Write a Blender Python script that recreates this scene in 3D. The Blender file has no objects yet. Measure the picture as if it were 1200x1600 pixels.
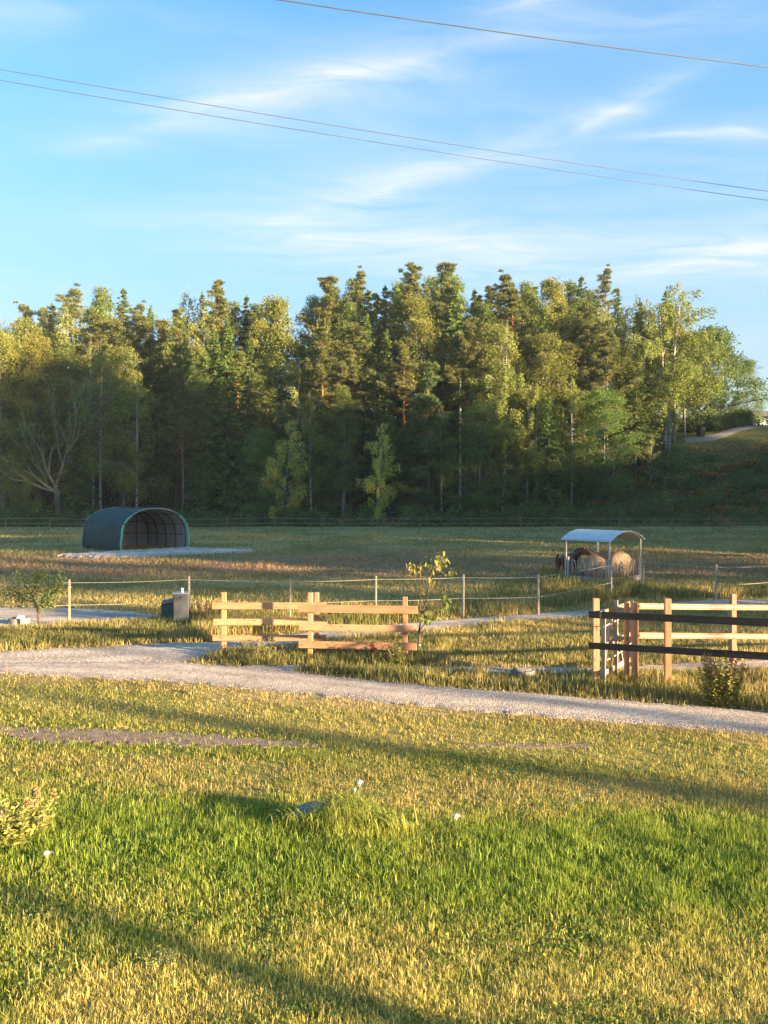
import bpy, bmesh, math, random
import numpy as np
from mathutils import Vector, Matrix

# ------------------------------------------------------------------ camera, sky, sun, exposure
SC = bpy.context.scene
COL = SC.collection
H, F, CX, HY = 3.7, 1200.0, 600.0, 777.0      # eye height, focal length and horizon row of the 1200x1600 photograph
rng = np.random.default_rng(7)
random.seed(7)

cam = bpy.data.cameras.new("camera")
cam.sensor_fit = 'VERTICAL'; cam.sensor_height = 36.0; cam.lens = 27.0
cam.shift_y = -(800 - HY) / 1600.0
cam.clip_start = 0.1; cam.clip_end = 3000
camo = bpy.data.objects.new("camera", cam); COL.objects.link(camo)
camo.location = (0, 0, H); camo.rotation_euler = (math.radians(90), 0, 0)
SC.camera = camo

SUN_EL = math.radians(9.8)
SUN_AZ = math.radians(117)                     # clockwise from +Y (view direction): behind the viewer, to the right
sd = Vector((math.sin(SUN_AZ) * math.cos(SUN_EL), math.cos(SUN_AZ) * math.cos(SUN_EL), math.sin(SUN_EL)))
sl = bpy.data.lights.new("sun", 'SUN'); sl.energy = 4.1; sl.angle = math.radians(1.5); sl.color = (1.0, 0.73, 0.41)
so = bpy.data.objects.new("sun", sl); COL.objects.link(so)
so.rotation_euler = sd.to_track_quat('Z', 'Y').to_euler(); so.location = sd * 60

SC.view_settings.view_transform = 'Standard'
SC.view_settings.look = 'None'
SC.view_settings.exposure = 2.88
SC.view_settings.gamma = 1.0
SC.view_settings.use_curve_mapping = False
SC.cycles.max_bounces = 6; SC.cycles.transparent_max_bounces = 6
SC.cycles.diffuse_bounces = 3; SC.cycles.glossy_bounces = 2; SC.cycles.transmission_bounces = 3


class NT:
    """small node-tree helper"""
    def __init__(s, tree):
        s.t = tree; s.n = tree.nodes; s.l = tree.links
    def new(s, kind, **kw):
        n = s.n.new(kind)
        for k, v in kw.items():
            setattr(n, k, v)
        return n
    def put(s, sock, v):
        if hasattr(v, 'is_output'):
            s.l.new(v, sock)
        else:
            sock.default_value = v
    def math(s, op, a, b=None, c=None, clamp=False):
        n = s.new('ShaderNodeMath', operation=op); n.use_clamp = clamp
        for i, v in enumerate((a, b, c)):
            if v is not None:
                s.put(n.inputs[i], v)
        return n.outputs[0]
    def noise(s, vec, scale, detail=4, rough=0.55, dist=0.0):
        n = s.new('ShaderNodeTexNoise')
        if vec is not None:
            s.put(n.inputs['Vector'], vec)
        n.inputs['Scale'].default_value = scale; n.inputs['Detail'].default_value = detail
        n.inputs['Roughness'].default_value = rough; n.inputs['Distortion'].default_value = dist
        return n.outputs['Fac']
    def ramp(s, fac, stops):
        n = s.new('ShaderNodeValToRGB'); s.put(n.inputs[0], fac)
        e = n.color_ramp.elements
        while len(e) < len(stops):
            e.new(0.5)
        for el, (p, c) in zip(e, stops):
            el.position = p
            el.color = (c, c, c, 1) if isinstance(c, (int, float)) else (*c, 1)
        return n.outputs[0]
    def mix(s, fac, a, b, blend='MIX'):
        n = s.new('ShaderNodeMix', data_type='RGBA', blend_type=blend)
        s.put(n.inputs[0], fac)
        for sock, v in ((n.inputs[6], a), (n.inputs[7], b)):
            s.put(sock, v if hasattr(v, 'is_output') else (*v, 1))
        return n.outputs[2]
    def mapping(s, vec, scale=(1, 1, 1), rot=(0, 0, 0), loc=(0, 0, 0)):
        n = s.new('ShaderNodeMapping'); s.put(n.inputs[0], vec)
        n.inputs['Scale'].default_value = scale; n.inputs['Rotation'].default_value = rot; n.inputs['Location'].default_value = loc
        return n.outputs[0]


def make_world():
    w = bpy.data.worlds.new("World"); SC.world = w; w.use_nodes = True
    w.cycles.sampling_method = 'MANUAL'; w.cycles.sample_map_resolution = 512
    t = NT(w.node_tree); t.n.clear()
    out = t.new('ShaderNodeOutputWorld'); bg = t.new('ShaderNodeBackground')
    sky = t.new('ShaderNodeTexSky', sky_type='NISHITA')
    sky.sun_disc = False; sky.sun_elevation = SUN_EL; sky.sun_rotation = SUN_AZ
    sky.altitude = 60; sky.air_density = 0.78; sky.dust_density = 0.4; sky.ozone_density = 2.0
    # thin high cloud: a flat layer overhead, seen in perspective (direction divided by its height)
    g = t.new('ShaderNodeTexCoord').outputs['Generated']
    sep = t.new('ShaderNodeSeparateXYZ'); t.put(sep.inputs[0], g)
    z = t.math('MAXIMUM', sep.outputs[2], 0.05)
    u = t.math('DIVIDE', sep.outputs[0], z); v = t.math('DIVIDE', sep.outputs[1], z)
    cmb = t.new('ShaderNodeCombineXYZ'); t.put(cmb.inputs[0], u); t.put(cmb.inputs[1], v)
    P = cmb.outputs[0]
    wn = t.new('ShaderNodeTexNoise'); t.put(wn.inputs['Vector'], P); wn.inputs['Scale'].default_value = 1.6; wn.inputs['Detail'].default_value = 3
    off = t.new('ShaderNodeVectorMath', operation='MULTIPLY_ADD')
    t.put(off.inputs[0], wn.outputs['Color']); off.inputs[1].default_value = (0.3, 0.3, 0); t.put(off.inputs[2], P)
    Pw = off.outputs[0]
    # streaked fibres, combed along the wind
    fib = t.noise(t.mapping(Pw, (1.0, 3.4, 1), (0, 0, math.radians(30))), 1.7, 8, 0.66, 0.9)
    patch = t.noise(t.mapping(Pw, (0.7, 1.2, 1), (0, 0, math.radians(28))), 0.9, 4, 0.55)
    veil = t.math('MULTIPLY', t.ramp(fib, [(0.36, 0.0), (0.85, 1.0)]), t.ramp(patch, [(0.42, 0.0), (0.75, 1.0)]))
    total = t.math('MULTIPLY', veil, 0.55)
    # the few strong streaks: (centre u, centre v, angle, half length, half width, strength)
    for (cu, cv, ang, hl, hw, st) in [(-0.20, 1.90, -24, 0.60, 0.075, 0.85), (0.02, 2.42, -40, 0.62, 0.08, 0.55),
                                      (0.62, 1.98, -48, 0.16, 0.045, 0.7), (0.98, 2.12, -4, 0.34, 0.030, 0.7),
                                      (-0.25, 2.95, 12, 0.8, 0.15, 0.5), (1.6, 3.05, -42, 0.75, 0.25, 0.8),
                                      (0.32, 1.55, -25, 0.09, 0.040, 0.7), (0.85, 1.52, -20, 0.42, 0.06, 0.4),
                                      (-0.85, 1.60, 0, 0.5, 0.06, 0.4), (0.45, 3.1, -5, 0.7, 0.22, 0.4)]:
        m = t.mapping(Pw, (1, 1, 1), (0, 0, 0), (-cu - 0.15, -cv - 0.15, 0))
        a = math.radians(ang)
        r = t.new('ShaderNodeVectorRotate', rotation_type='Z_AXIS'); t.put(r.inputs['Vector'], m); r.inputs['Angle'].default_value = -a
        q = t.new('ShaderNodeSeparateXYZ'); t.put(q.inputs[0], r.outputs[0])
        al = t.math('POWER', t.math('DIVIDE', q.outputs[0], hl), 2.0)
        ac = t.math('POWER', t.math('DIVIDE', t.math('ABSOLUTE', q.outputs[1]), hw * 1.35), 1.1)
        m1 = t.math('EXPONENT', t.math('MULTIPLY', t.math('ADD', al, ac), -1.0))
        loc = t.math('MULTIPLY', m1, t.ramp(fib, [(0.25, 0.1), (0.75, 1.0)]))
        total = t.math('MULTIPLY_ADD', loc, st * 1.7, total)
    # thickening towards the horizon, as any cloud layer seen edge-on
    low = t.ramp(sep.outputs[2], [(0.0, 0.97), (0.16, 0.90), (0.34, 0.55), (0.6, 0.10)])
    total = t.math('MINIMUM', total, 1.0)
    hs = t.new('ShaderNodeHueSaturation'); hs.inputs['Saturation'].default_value = SKY_SAT; hs.inputs['Value'].default_value = 1.0; hs.inputs['Hue'].default_value = 0.488
    t.put(hs.inputs['Color'], sky.outputs[0])
    CLOUD = (1.85, 1.95, 2.08)
    colr = t.mix(low, hs.outputs[0], (0.92, 1.36, 1.86))
    colr = t.mix(t.math('MULTIPLY', total, 0.85), colr, CLOUD)
    t.put(bg.inputs['Color'], colr); bg.inputs['Strength'].default_value = 0.072
    t.l.new(bg.outputs[0], out.inputs[0])
SKY_SAT = 1.36
make_world()

# ------------------------------------------------------------------ numeric helpers
def _hash(ix, iy, seed):
    h = (ix.astype(np.int64) * 374761393 + iy.astype(np.int64) * 668265263 + seed * 974711) & 0x7fffffff
    h = ((h ^ (h >> 13)) * 1274126177) & 0x7fffffff
    return ((h ^ (h >> 16)) & 0xffff) / 65535.0
def vnoise(x, y, seed=0):
    x = np.asarray(x, float); y = np.asarray(y, float)
    ix = np.floor(x); iy = np.floor(y); fx = x - ix; fy = y - iy
    fx = fx * fx * (3 - 2 * fx); fy = fy * fy * (3 - 2 * fy)
    a = _hash(ix, iy, seed); b = _hash(ix + 1, iy, seed); c = _hash(ix, iy + 1, seed); d = _hash(ix + 1, iy + 1, seed)
    return (a * (1 - fx) + b * fx) * (1 - fy) + (c * (1 - fx) + d * fx) * fy
def fbm(x, y, seed=0, o=3):
    s = 0; a = 0.5; n = 0
    for k in range(o):
        s = s + a * vnoise(x * 2 ** k, y * 2 ** k, seed + k * 17); n += a; a *= 0.55
    return s / n
def sstep(a, b, x):
    t = np.clip((np.asarray(x, float) - a) / (b - a), 0, 1); return t * t * (3 - 2 * t)
def lerp(a, b, t):
    a = np.asarray(a, float); b = np.asarray(b, float); t = np.asarray(t)[..., None]
    return a * (1 - t) + b * t

def G(x, d):
    """ground height: a lawn that climbs to the viewer, a flat paddock, a wooded rise behind it"""
    x = np.asarray(x, float); d = np.asarray(d, float)
    t = np.maximum(0, 13.2 - 0.30 * x - d); t = np.minimum(t, 16)
    g = 0.085 * t * t / (t + 2.2)
    A = 2.0 + 12.2 * sstep(-12, 48, x) + 0.05 * np.clip(x - 48, 0, 60)
    g = g + A * sstep(96.5, 122, d + 0.02 * x)
    g = g + 0.02 * (fbm(x * 0.8, d * 0.8, 3, 2) - 0.5) * sstep(0, 3, np.abs(d))
    g = g + 0.25 * (fbm(x * 0.07, d * 0.07, 5, 2) - 0.5) * sstep(24, 50, d)
    g = g + 1.2 * (fbm(x * 0.10, d * 0.10, 8, 3) - 0.5) * sstep(98, 108, d)
    g = g + 14.0 * sstep(108, 142, d) * (1 - sstep(-5, 40, x))
    # unseen rise added on the right, lifting the wood that shades the field
    g = g + 19.0 * sstep(3, 34, x - 0.58 * d - 7) * sstep(24, 55, d) * (1 - sstep(96, 122, d))
    return g
def proj(px, py):
    """photograph pixel -> (x, d) on the ground"""
    px = np.asarray(px, float); py = np.asarray(py, float)
    s = (py - HY) / F; k = (px - CX) / F
    d = H / s
    for _ in range(14):
        d = 0.25 * d + 0.75 * (H - G(k * d, d)) / s
    return k * d, d
def W(px, py, dz=0.0):
    x, d = proj(px, py); return Vector((float(x), float(d), float(G(x, d)) + dz))
def at(px, py, d):
    return Vector(((px - CX) / F * d, d, H - (py - HY) / F * d))
def gz(x, d): return float(G(x, d))

class MB:
    """collects geometry, builds ONE mesh object"""
    def __init__(s): s.v = []; s.q = []; s.t = []; s.c = []; s.n = 0; s.hasc = False
    def add(s, v, quads=None, tris=None, col=None):
        v = np.asarray(v, float).reshape(-1, 3)
        if quads is not None and len(quads): s.q.append(np.asarray(quads, int).reshape(-1, 4) + s.n)
        if tris is not None and len(tris): s.t.append(np.asarray(tris, int).reshape(-1, 3) + s.n)
        s.v.append(v); s.n += len(v)
        if col is None: col = np.ones((len(v), 3)) * 0.5
        else: s.hasc = True; col = np.broadcast_to(np.asarray(col, float), (len(v), 3))
        s.c.append(col)
    def box(s, size, loc=(0, 0, 0), rz=0.0, M=None, bev=0.0, col=None):
        x, y, z = [k / 2 for k in size]
        if bev <= 0:
            v = np.array([(a * x, b * y, c * z) for c in (-1, 1) for b in (-1, 1) for a in (-1, 1)])
            q = [(0, 2, 3, 1), (4, 5, 7, 6), (0, 1, 5, 4), (2, 6, 7, 3), (0, 4, 6, 2), (1, 3, 7, 5)]; tr = None
        else:
            b = bev; pts = []
            idx = {}
            for cz in (-1, 1):
                for cy in (-1, 1):
                    for cx in (-1, 1):
                        for ax in range(3):
                            p = [cx * (x - b), cy * (y - b), cz * (z - b)]
                            p[ax] = (cx, cy, cz)[ax] * (x, y, z)[ax]
                            idx[(cx, cy, cz, ax)] = len(pts); pts.append(p)
            v = np.array(pts); q = []; tr = []
            I = lambda c, ax: idx[(c[0], c[1], c[2], ax)]
            for ax in range(3):
                o = [k for k in range(3) if k != ax]
                for sgn in (-1, 1):
                    f = []
                    for (a1, a2) in ((-1, -1), (1, -1), (1, 1), (-1, 1)):
                        c = [0, 0, 0]; c[ax] = sgn; c[o[0]] = a1; c[o[1]] = a2; f.append(I(c, ax))
                    q.append(f if sgn > 0 else f[::-1])
            for ax in range(3):
                o = [k for k in range(3) if k != ax]
                for a1 in (-1, 1):
                    for a2 in (-1, 1):
                        c0 = [0, 0, 0]; c0[o[0]] = a1; c0[o[1]] = a2; c1 = list(c0); c0[ax] = -1; c1[ax] = 1
                        q.append([I(c0, o[0]), I(c1, o[0]), I(c1, o[1]), I(c0, o[1])])
            for cz in (-1, 1):
                for cy in (-1, 1):
                    for cx in (-1, 1):
                        tr.append([I((cx, cy, cz), 0), I((cx, cy, cz), 1), I((cx, cy, cz), 2)])
        if M is None: M = Matrix.Translation(loc) @ Matrix.Rotation(rz, 4, 'Z')
        A = np.array(M); v = v @ A[:3, :3].T + A[:3, 3]
        s.add(v, q, tr, col)
    def bar(s, p, q, w, h, bev=0.0, up=(0, 0, 1), col=None):
        """box from p to q; w across, h along up"""
        p = Vector(p); q = Vector(q); d = q - p; L = d.length; d.normalize()
        up = Vector(up); side = up.cross(d).normalized(); u2 = d.cross(side).normalized()
        R = Matrix((d, side, u2)).transposed().to_4x4()
        s.box((L, w, h), M=Matrix.Translation((p + q) / 2) @ R, bev=bev, col=col)
    def tube(s, pts, rad, n=6, cap=True, col=None):
        pts = np.asarray([tuple(p) for p in pts], float); m = len(pts)
        rad = np.broadcast_to(np.asarray(rad, float), (m,))
        tg = np.gradient(pts, axis=0); tg /= np.linalg.norm(tg, axis=1, keepdims=True) + 1e-9
        ref = np.where(np.abs(tg[:, 2:3]) > 0.9, np.array([[1.0, 0, 0]]), np.array([[0, 0, 1.0]]))
        a = np.cross(tg, ref); a /= np.linalg.norm(a, axis=1, keepdims=True) + 1e-9
        b = np.cross(tg, a)
        th = np.linspace(0, 2 * np.pi, n, endpoint=False)
        ring = pts[:, None, :] + rad[:, None, None] * (np.cos(th)[None, :, None] * a[:, None, :] + np.sin(th)[None, :, None] * b[:, None, :])
        v = ring.reshape(-1, 3); q = []
        for i in range(m - 1):
            for j in range(n):
                q.append((i * n + j, i * n + (j + 1) % n, (i + 1) * n + (j + 1) % n, (i + 1) * n + j))
        tr = []
        if cap:
            v = np.vstack([v, pts[0], pts[-1]]); k = m * n
            for j in range(n):
                tr.append((k, (j + 1) % n, j)); tr.append((k + 1, (m - 1) * n + j, (m - 1) * n + (j + 1) % n))
        s.add(v, q, tr, col)
    def lathe(s, prof, n=16, loc=(0, 0, 0), col=None):
        th = np.linspace(0, 2 * np.pi, n, endpoint=False); v = []; q = []
        for (r, z) in prof:
            for a in th: v.append((loc[0] + r * math.cos(a), loc[1] + r * math.sin(a), loc[2] + z))
        for i in range(len(prof) - 1):
            for j in range(n): q.append((i * n + j, i * n + (j + 1) % n, (i + 1) * n + (j + 1) % n, (i + 1) * n + j))
        s.add(v, q, None, col)
    def mesh(s, name, mat=None, smooth=False):
        me = bpy.data.meshes.new(name)
        V = np.vstack(s.v) if s.v else np.zeros((0, 3))
        q = np.vstack(s.q) if s.q else np.zeros((0, 4), int)
        t = np.vstack(s.t) if s.t else np.zeros((0, 3), int)
        me.vertices.add(len(V)); me.vertices.foreach_set('co', V.astype(np.float32).ravel())
        li = np.concatenate([q.ravel(), t.ravel()]).astype(np.int32)
        me.loops.add(len(li)); me.loops.foreach_set('vertex_index', li)
        np_ = len(q) + len(t); me.polygons.add(np_)
        st = np.concatenate([np.arange(len(q)) * 4, len(q) * 4 + np.arange(len(t)) * 3]).astype(np.int32)
        me.polygons.foreach_set('loop_start', st)
        me.polygons.foreach_set('use_smooth', np.full(np_, bool(smooth)))
        if s.hasc:
            ca = me.color_attributes.new('Col', 'FLOAT_COLOR', 'POINT')
            c = np.vstack(s.c); c = np.hstack([c, np.ones((len(c), 1))]).astype(np.float32)
            ca.data.foreach_set('color', c.ravel())
        me.update(calc_edges=True)
        if mat is not None: me.materials.append(mat)
        return me
    def obj(s, name, mat, parent=None, smooth=False):
        me = s.mesh(name, mat, smooth)
        if parent is not None and not s.hasc and len(me.polygons) < 4000:      # closed solids: all faces outward
            bm = bmesh.new(); bm.from_mesh(me); bmesh.ops.recalc_face_normals(bm, faces=bm.faces[:]); bm.to_mesh(me); bm.free()
        return ob(name, me, parent)

def ob(name, mesh, parent=None):
    o = bpy.data.objects.new(name, mesh); COL.objects.link(o)
    if parent is not None: o.parent = parent
    return o
def tag(o, label=None, cat=None, group=None, kind=None):
    if label: o['label'] = label
    if cat: o['category'] = cat
    if group: o['group'] = group
    if kind: o['kind'] = kind
    return o
def thing(name, label, cat, loc=(0, 0, 0), rz=0.0, group=None):
    o = bpy.data.objects.new(name, None); COL.objects.link(o); o.empty_display_size = 0.2
    o.location = loc; o.rotation_euler = (0, 0, rz)
    return tag(o, label, cat, group)

# ------------------------------------------------------------------ materials
def base_mat(name, rough=0.8):
    m = bpy.data.materials.new(name); m.use_nodes = True
    t = NT(m.node_tree); b = m.node_tree.nodes['Principled BSDF']
    b.inputs['Roughness'].default_value = rough
    b.inputs['Specular IOR Level'].default_value = 0.3
    return m, t, b
def noisy(name, c1, c2, scale=6, rough=0.8, bump=0.0, bscale=40, stretch=(1, 1, 1), metal=0.0, spec=0.3, detail=5):
    m, t, b = base_mat(name, rough)
    P = t.new('ShaderNodeTexCoord').outputs['Object']
    f = t.noise(t.mapping(P, stretch), scale, detail, 0.6)
    t.put(b.inputs['Base Color'], t.ramp(f, [(0.3, c1), (0.7, c2)]))
    b.inputs['Metallic'].default_value = metal; b.inputs['Specular IOR Level'].default_value = spec
    if bump:
        bp = t.new('ShaderNodeBump'); bp.inputs['Strength'].default_value = bump; bp.inputs['Distance'].default_value = 0.02
        t.put(bp.inputs['Height'], t.noise(t.mapping(P, stretch), bscale, 4, 0.6)); t.put(b.inputs['Normal'], bp.outputs[0])
    return m
def leafy(name, trans=0.35, rand=0.25, rough=0.6, spec=0.25):
    """foliage: colour from the leaf, a little different on every plant; light shines through"""
    m, t, b = base_mat(name, rough)
    b.inputs['Specular IOR Level'].default_value = spec
    a = t.new('ShaderNodeAttribute'); a.attribute_name = 'Col'
    oi = t.new('ShaderNodeObjectInfo')
    k = t.math('MULTIPLY_ADD', oi.outputs['Random'], rand, 1 - rand / 2)
    hs = t.new('ShaderNodeHueSaturation'); t.put(hs.inputs['Color'], a.outputs['Color']); t.put(hs.inputs['Value'], k)
    t.put(hs.inputs['Hue'], t.math('MULTIPLY_ADD', oi.outputs['Random'], 0.02, 0.49))
    t.put(b.inputs['Base Color'], hs.outputs[0])
    tr = t.new('ShaderNodeBsdfTranslucent'); t.put(tr.inputs['Color'], hs.outputs[0])
    mx = t.new('ShaderNodeMixShader'); mx.inputs[0].default_value = trans
    out = m.node_tree.nodes['Material Output']
    t.l.new(b.outputs[0], mx.inputs[1]); t.l.new(tr.outputs[0], mx.inputs[2]); t.l.new(mx.outputs[0], out.inputs[0])
    return m
def gravel_mat(name, c1, c2):
    m, t, b = base_mat(name, 0.95)
    P = t.new('ShaderNodeNewGeometry').outputs['Position']
    big = t.noise(P, 0.7, 4, 0.6); mid = t.noise(P, 9, 4, 0.65)
    vo = t.new('ShaderNodeTexVoronoi'); t.put(vo.inputs['Vector'], P); vo.inputs['Scale'].default_value = 38
    sepc = t.new('ShaderNodeSeparateColor'); t.put(sepc.inputs[0], vo.outputs['Color'])
    vo2 = t.new('ShaderNodeTexVoronoi'); t.put(vo2.inputs['Vector'], P); vo2.inputs['Scale'].default_value = 60
    c = t.mix(t.ramp(big, [(0.35, 0.0), (0.68, 1.0)]), c1, c2)
    c = t.mix(1.0, c, t.ramp(sepc.outputs[0], [(0.0, 0.7), (0.5, 1.0), (1.0, 1.3)]), 'MULTIPLY')
    c = t.mix(1.0, c, t.ramp(mid, [(0.3, 0.75), (0.7, 1.2)]), 'MULTIPLY')
    at_ = t.new('ShaderNodeAttribute'); at_.attribute_name = 'Col'
    wob = t.math('ADD', at_.outputs['Fac'], t.math('MULTIPLY_ADD', t.noise(P, 0.9, 3, 0.5), 0.16, -0.08))
    rut = t.ramp(wob, [(0.0, 1.0), (0.12, 0.72), (0.26, 1.12), (0.36, 1.06), (0.5, 0.74), (0.62, 1.06), (0.74, 1.12), (0.9, 0.74), (1.0, 0.62)])
    c = t.mix(t.math('MULTIPLY_ADD', mid, 0.8, 0.3, clamp=True), c, t.mix(1.0, c, rut, 'MULTIPLY'))
    t.put(b.inputs['Base Color'], c)
    bp = t.new('ShaderNodeBump'); bp.inputs['Strength'].default_value = 1.0; bp.inputs['Distance'].default_value = 0.018
    hgt = t.math('SUBTRACT', t.math('MULTIPLY', mid, 0.8), t.math('ADD', vo.outputs['Distance'], t.math('MULTIPLY', vo2.outputs['Distance'], 0.5)))
    t.put(bp.inputs['Height'], hgt)
    t.put(b.inputs['Normal'], bp.outputs[0])
    return m
def wood_mat(name, c1, c2, c3, rough=0.75):
    m, t, b = base_mat(name, rough)
    P = t.new('ShaderNodeTexCoord').outputs['Object']
    oi = t.new('ShaderNodeObjectInfo')
    ad = t.new('ShaderNodeVectorMath', operation='ADD'); t.put(ad.inputs[0], P)
    cm = t.new('ShaderNodeCombineXYZ'); t.put(cm.inputs[0], t.math('MULTIPLY', oi.outputs['Random'], 37.0)); t.put(ad.inputs[1], cm.outputs[0])
    gr = t.noise(t.mapping(ad.outputs[0], (1.2, 28, 28)), 1.0, 5, 0.65, 0.6)
    bl = t.noise(ad.outputs[0], 2.2, 3, 0.5)
    c = t.ramp(gr, [(0.3, c1), (0.55, c2), (0.75, c3)])
    c = t.mix(1.0, c, t.ramp(bl, [(0.3, 0.8), (0.7, 1.15)]), 'MULTIPLY')
    k = t.math('MULTIPLY_ADD', oi.outputs['Random'], 0.3, 0.85)
    hs = t.new('ShaderNodeHueSaturation'); t.put(hs.inputs['Color'], c); t.put(hs.inputs['Value'], k)
    # knots
    kn = t.new('ShaderNodeTexVoronoi'); t.put(kn.inputs['Vector'], t.mapping(ad.outputs[0], (3.2, 9, 9))); kn.inputs['Scale'].default_value = 1.0
    kf = t.ramp(kn.outputs['Distance'], [(0.10, 0.45), (0.18, 1.0)])
    t.put(b.inputs['Base Color'], t.mix(1.0, hs.outputs[0], kf, 'MULTIPLY'))
    bp = t.new('ShaderNodeBump'); bp.inputs['Strength'].default_value = 0.35; bp.inputs['Distance'].default_value = 0.004
    t.put(bp.inputs['Height'], gr); t.put(b.inputs['Normal'], bp.outputs[0])
    return m

M = {}
def ground_material():
    m, t, b = base_mat('ground_turf', 0.95)
    a = t.new('ShaderNodeAttribute'); a.attribute_name = 'Col'
    P = t.new('ShaderNodeNewGeometry').outputs['Position']
    n1 = t.noise(P, 2.0, 5, 0.65); n2 = t.noise(P, 14, 4, 0.65)
    c = t.mix(1.0, a.outputs['Color'], t.ramp(n1, [(0.3, 0.65), (0.7, 1.35)]), 'MULTIPLY')
    c = t.mix(1.0, c, t.ramp(n2, [(0.3, 0.6), (0.7, 1.4)]), 'MULTIPLY')
    t.put(b.inputs['Base Color'], c); b.inputs['Specular IOR Level'].default_value = 0.1
    bp = t.new('ShaderNodeBump'); bp.inputs['Strength'].default_value = 0.9; bp.inputs['Distance'].default_value = 0.08
    t.put(bp.inputs['Height'], t.math('ADD', n2, t.noise(P, 45, 3, 0.6))); t.put(b.inputs['Normal'], bp.outputs[0])
    return m
M['ground'] = ground_material()
M['gravel'] = gravel_mat('gravel_grey', (0.41, 0.335, 0.275), (0.54, 0.455, 0.385))
M['gravel_dark'] = gravel_mat('gravel_dark', (0.26, 0.215, 0.185), (0.36, 0.30, 0.26))
M['gravel_pale'] = gravel_mat('gravel_pale', (0.62, 0.48, 0.38), (0.78, 0.62, 0.50))
M['dirt'] = noisy('bare_earth', (0.15, 0.10, 0.072), (0.34, 0.245, 0.18), 7, 0.95, 1.0, 30)
M['grass'] = leafy('grass_blades', 0.45, 0.0, 0.6, 0.2)
M['leaf'] = leafy('leaves', 0.38, 0.22)
M['needle'] = leafy('needles', 0.30, 0.25, 0.7, 0.15)
M['bark_spruce'] = noisy('bark_spruce', (0.055, 0.045, 0.038), (0.16, 0.13, 0.11), 3, 0.95, 0.6, 8, (1, 1, 0.3))
def pine_bark():
    m, t, b = base_mat('bark_pine', 0.9)
    P = t.new('ShaderNodeTexCoord').outputs['Object']
    s = t.new('ShaderNodeSeparateXYZ'); t.put(s.inputs[0], P)
    f = t.noise(t.mapping(P, (1, 1, 0.35)), 3.5, 4, 0.6)
    low = t.ramp(f, [(0.3, (0.07, 0.05, 0.04)), (0.7, (0.19, 0.13, 0.10))])
    hi = t.ramp(f, [(0.3, (0.22, 0.09, 0.04)), (0.7, (0.42, 0.20, 0.09))])
    k = t.ramp(t.math('MULTIPLY', s.outputs[2], 1 / 26.0), [(0.18, 0.0), (0.5, 1.0)])
    t.put(b.inputs['Base Color'], t.mix(k, low, hi)); return m
M['bark_pine'] = pine_bark()
def birch_bark():
    m, t, b = base_mat('bark_birch', 0.8)
    P = t.new('ShaderNodeTexCoord').outputs['Object']
    f = t.noise(t.mapping(P, (1.5, 1.5, 5)), 1.6, 5, 0.7)
    f2 = t.noise(P, 0.5, 3, 0.5)
    c = t.ramp(f, [(0.40, (0.06, 0.05, 0.045)), (0.50, (0.46, 0.42, 0.38)), (0.7, (0.60, 0.56, 0.51))])
    c = t.mix(1.0, c, t.ramp(f2, [(0.35, 0.6), (0.65, 1.0)]), 'MULTIPLY')
    t.put(b.inputs['Base Color'], c); return m
M['bark_birch'] = birch_bark()
M['bark_grey'] = noisy('bark_grey', (0.08, 0.07, 0.06), (0.22, 0.19, 0.165), 3, 0.9, 0.5, 9, (1, 1, 0.4))
M['timber_new'] = wood_mat('timber_new', (0.38, 0.180, 0.092), (0.51, 0.255, 0.138), (0.60, 0.325, 0.185))
M['timber_pale'] = wood_mat('timber_pale', (0.22, 0.125, 0.072), (0.30, 0.180, 0.110), (0.37, 0.235, 0.150))
M['timber_grey'] = wood_mat('timber_grey', (0.21, 0.175, 0.14), (0.35, 0.295, 0.245), (0.45, 0.39, 0.325))
M['timber_black'] = wood_mat('timber_black', (0.020, 0.016, 0.013), (0.038, 0.030, 0.024), (0.065, 0.052, 0.042), 0.6)
M['tape'] = noisy('white_tape', (0.34, 0.31, 0.27), (0.46, 0.43, 0.38), 9, 0.7)
M['galv'] = noisy('galvanised_steel', (0.30, 0.305, 0.31), (0.44, 0.445, 0.45), 5, 0.5, metal=0.45, spec=0.5)
M['roof_sheet'] = noisy('roof_sheet', (0.52, 0.54, 0.57), (0.64, 0.66, 0.69), 3, 0.4, metal=0.35, spec=0.5)
M['tarp'] = noisy('green_tarpaulin', (0.020, 0.050, 0.050), (0.036, 0.078, 0.076), 2.2, 0.55, 0.35, 5, (1, 1, 0.5), spec=0.12)
M['tarp_in'] = noisy('grey_lining', (0.28, 0.28, 0.295), (0.38, 0.38, 0.40), 2.2, 0.8, 0.3, 6)
M['trim_green'] = noisy('green_webbing', (0.12, 0.46, 0.29), (0.18, 0.58, 0.38), 6, 0.6)
M['hem'] = noisy('hem_greygreen', (0.16, 0.22, 0.20), (0.24, 0.31, 0.28), 4, 0.7)
M['pipe_dark'] = noisy('dark_pipe', (0.03, 0.03, 0.032), (0.06, 0.06, 0.062), 6, 0.5)
M['cabinet'] = noisy('cabinet_grey', (0.085, 0.088, 0.095), (0.13, 0.135, 0.142), 3, 0.65, stretch=(1, 1, 0.3))
M['plastic_green'] = noisy('plastic_green', (0.012, 0.075, 0.058), (0.03, 0.13, 0.10), 5, 0.5)
M['white_plastic'] = noisy('white_plastic', (0.68, 0.67, 0.64), (0.80, 0.79, 0.76), 6, 0.5)
M['concrete'] = noisy('concrete', (0.17, 0.165, 0.155), (0.31, 0.30, 0.285), 7, 0.95, 0.5, 40)
M['stone'] = noisy('stone_bluegrey', (0.11, 0.12, 0.125), (0.30, 0.31, 0.32), 6, 0.85, 0.6, 18)
M['black_plastic'] = noisy('black_plastic', (0.016, 0.017, 0.019), (0.035, 0.036, 0.04), 5, 0.45)
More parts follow.
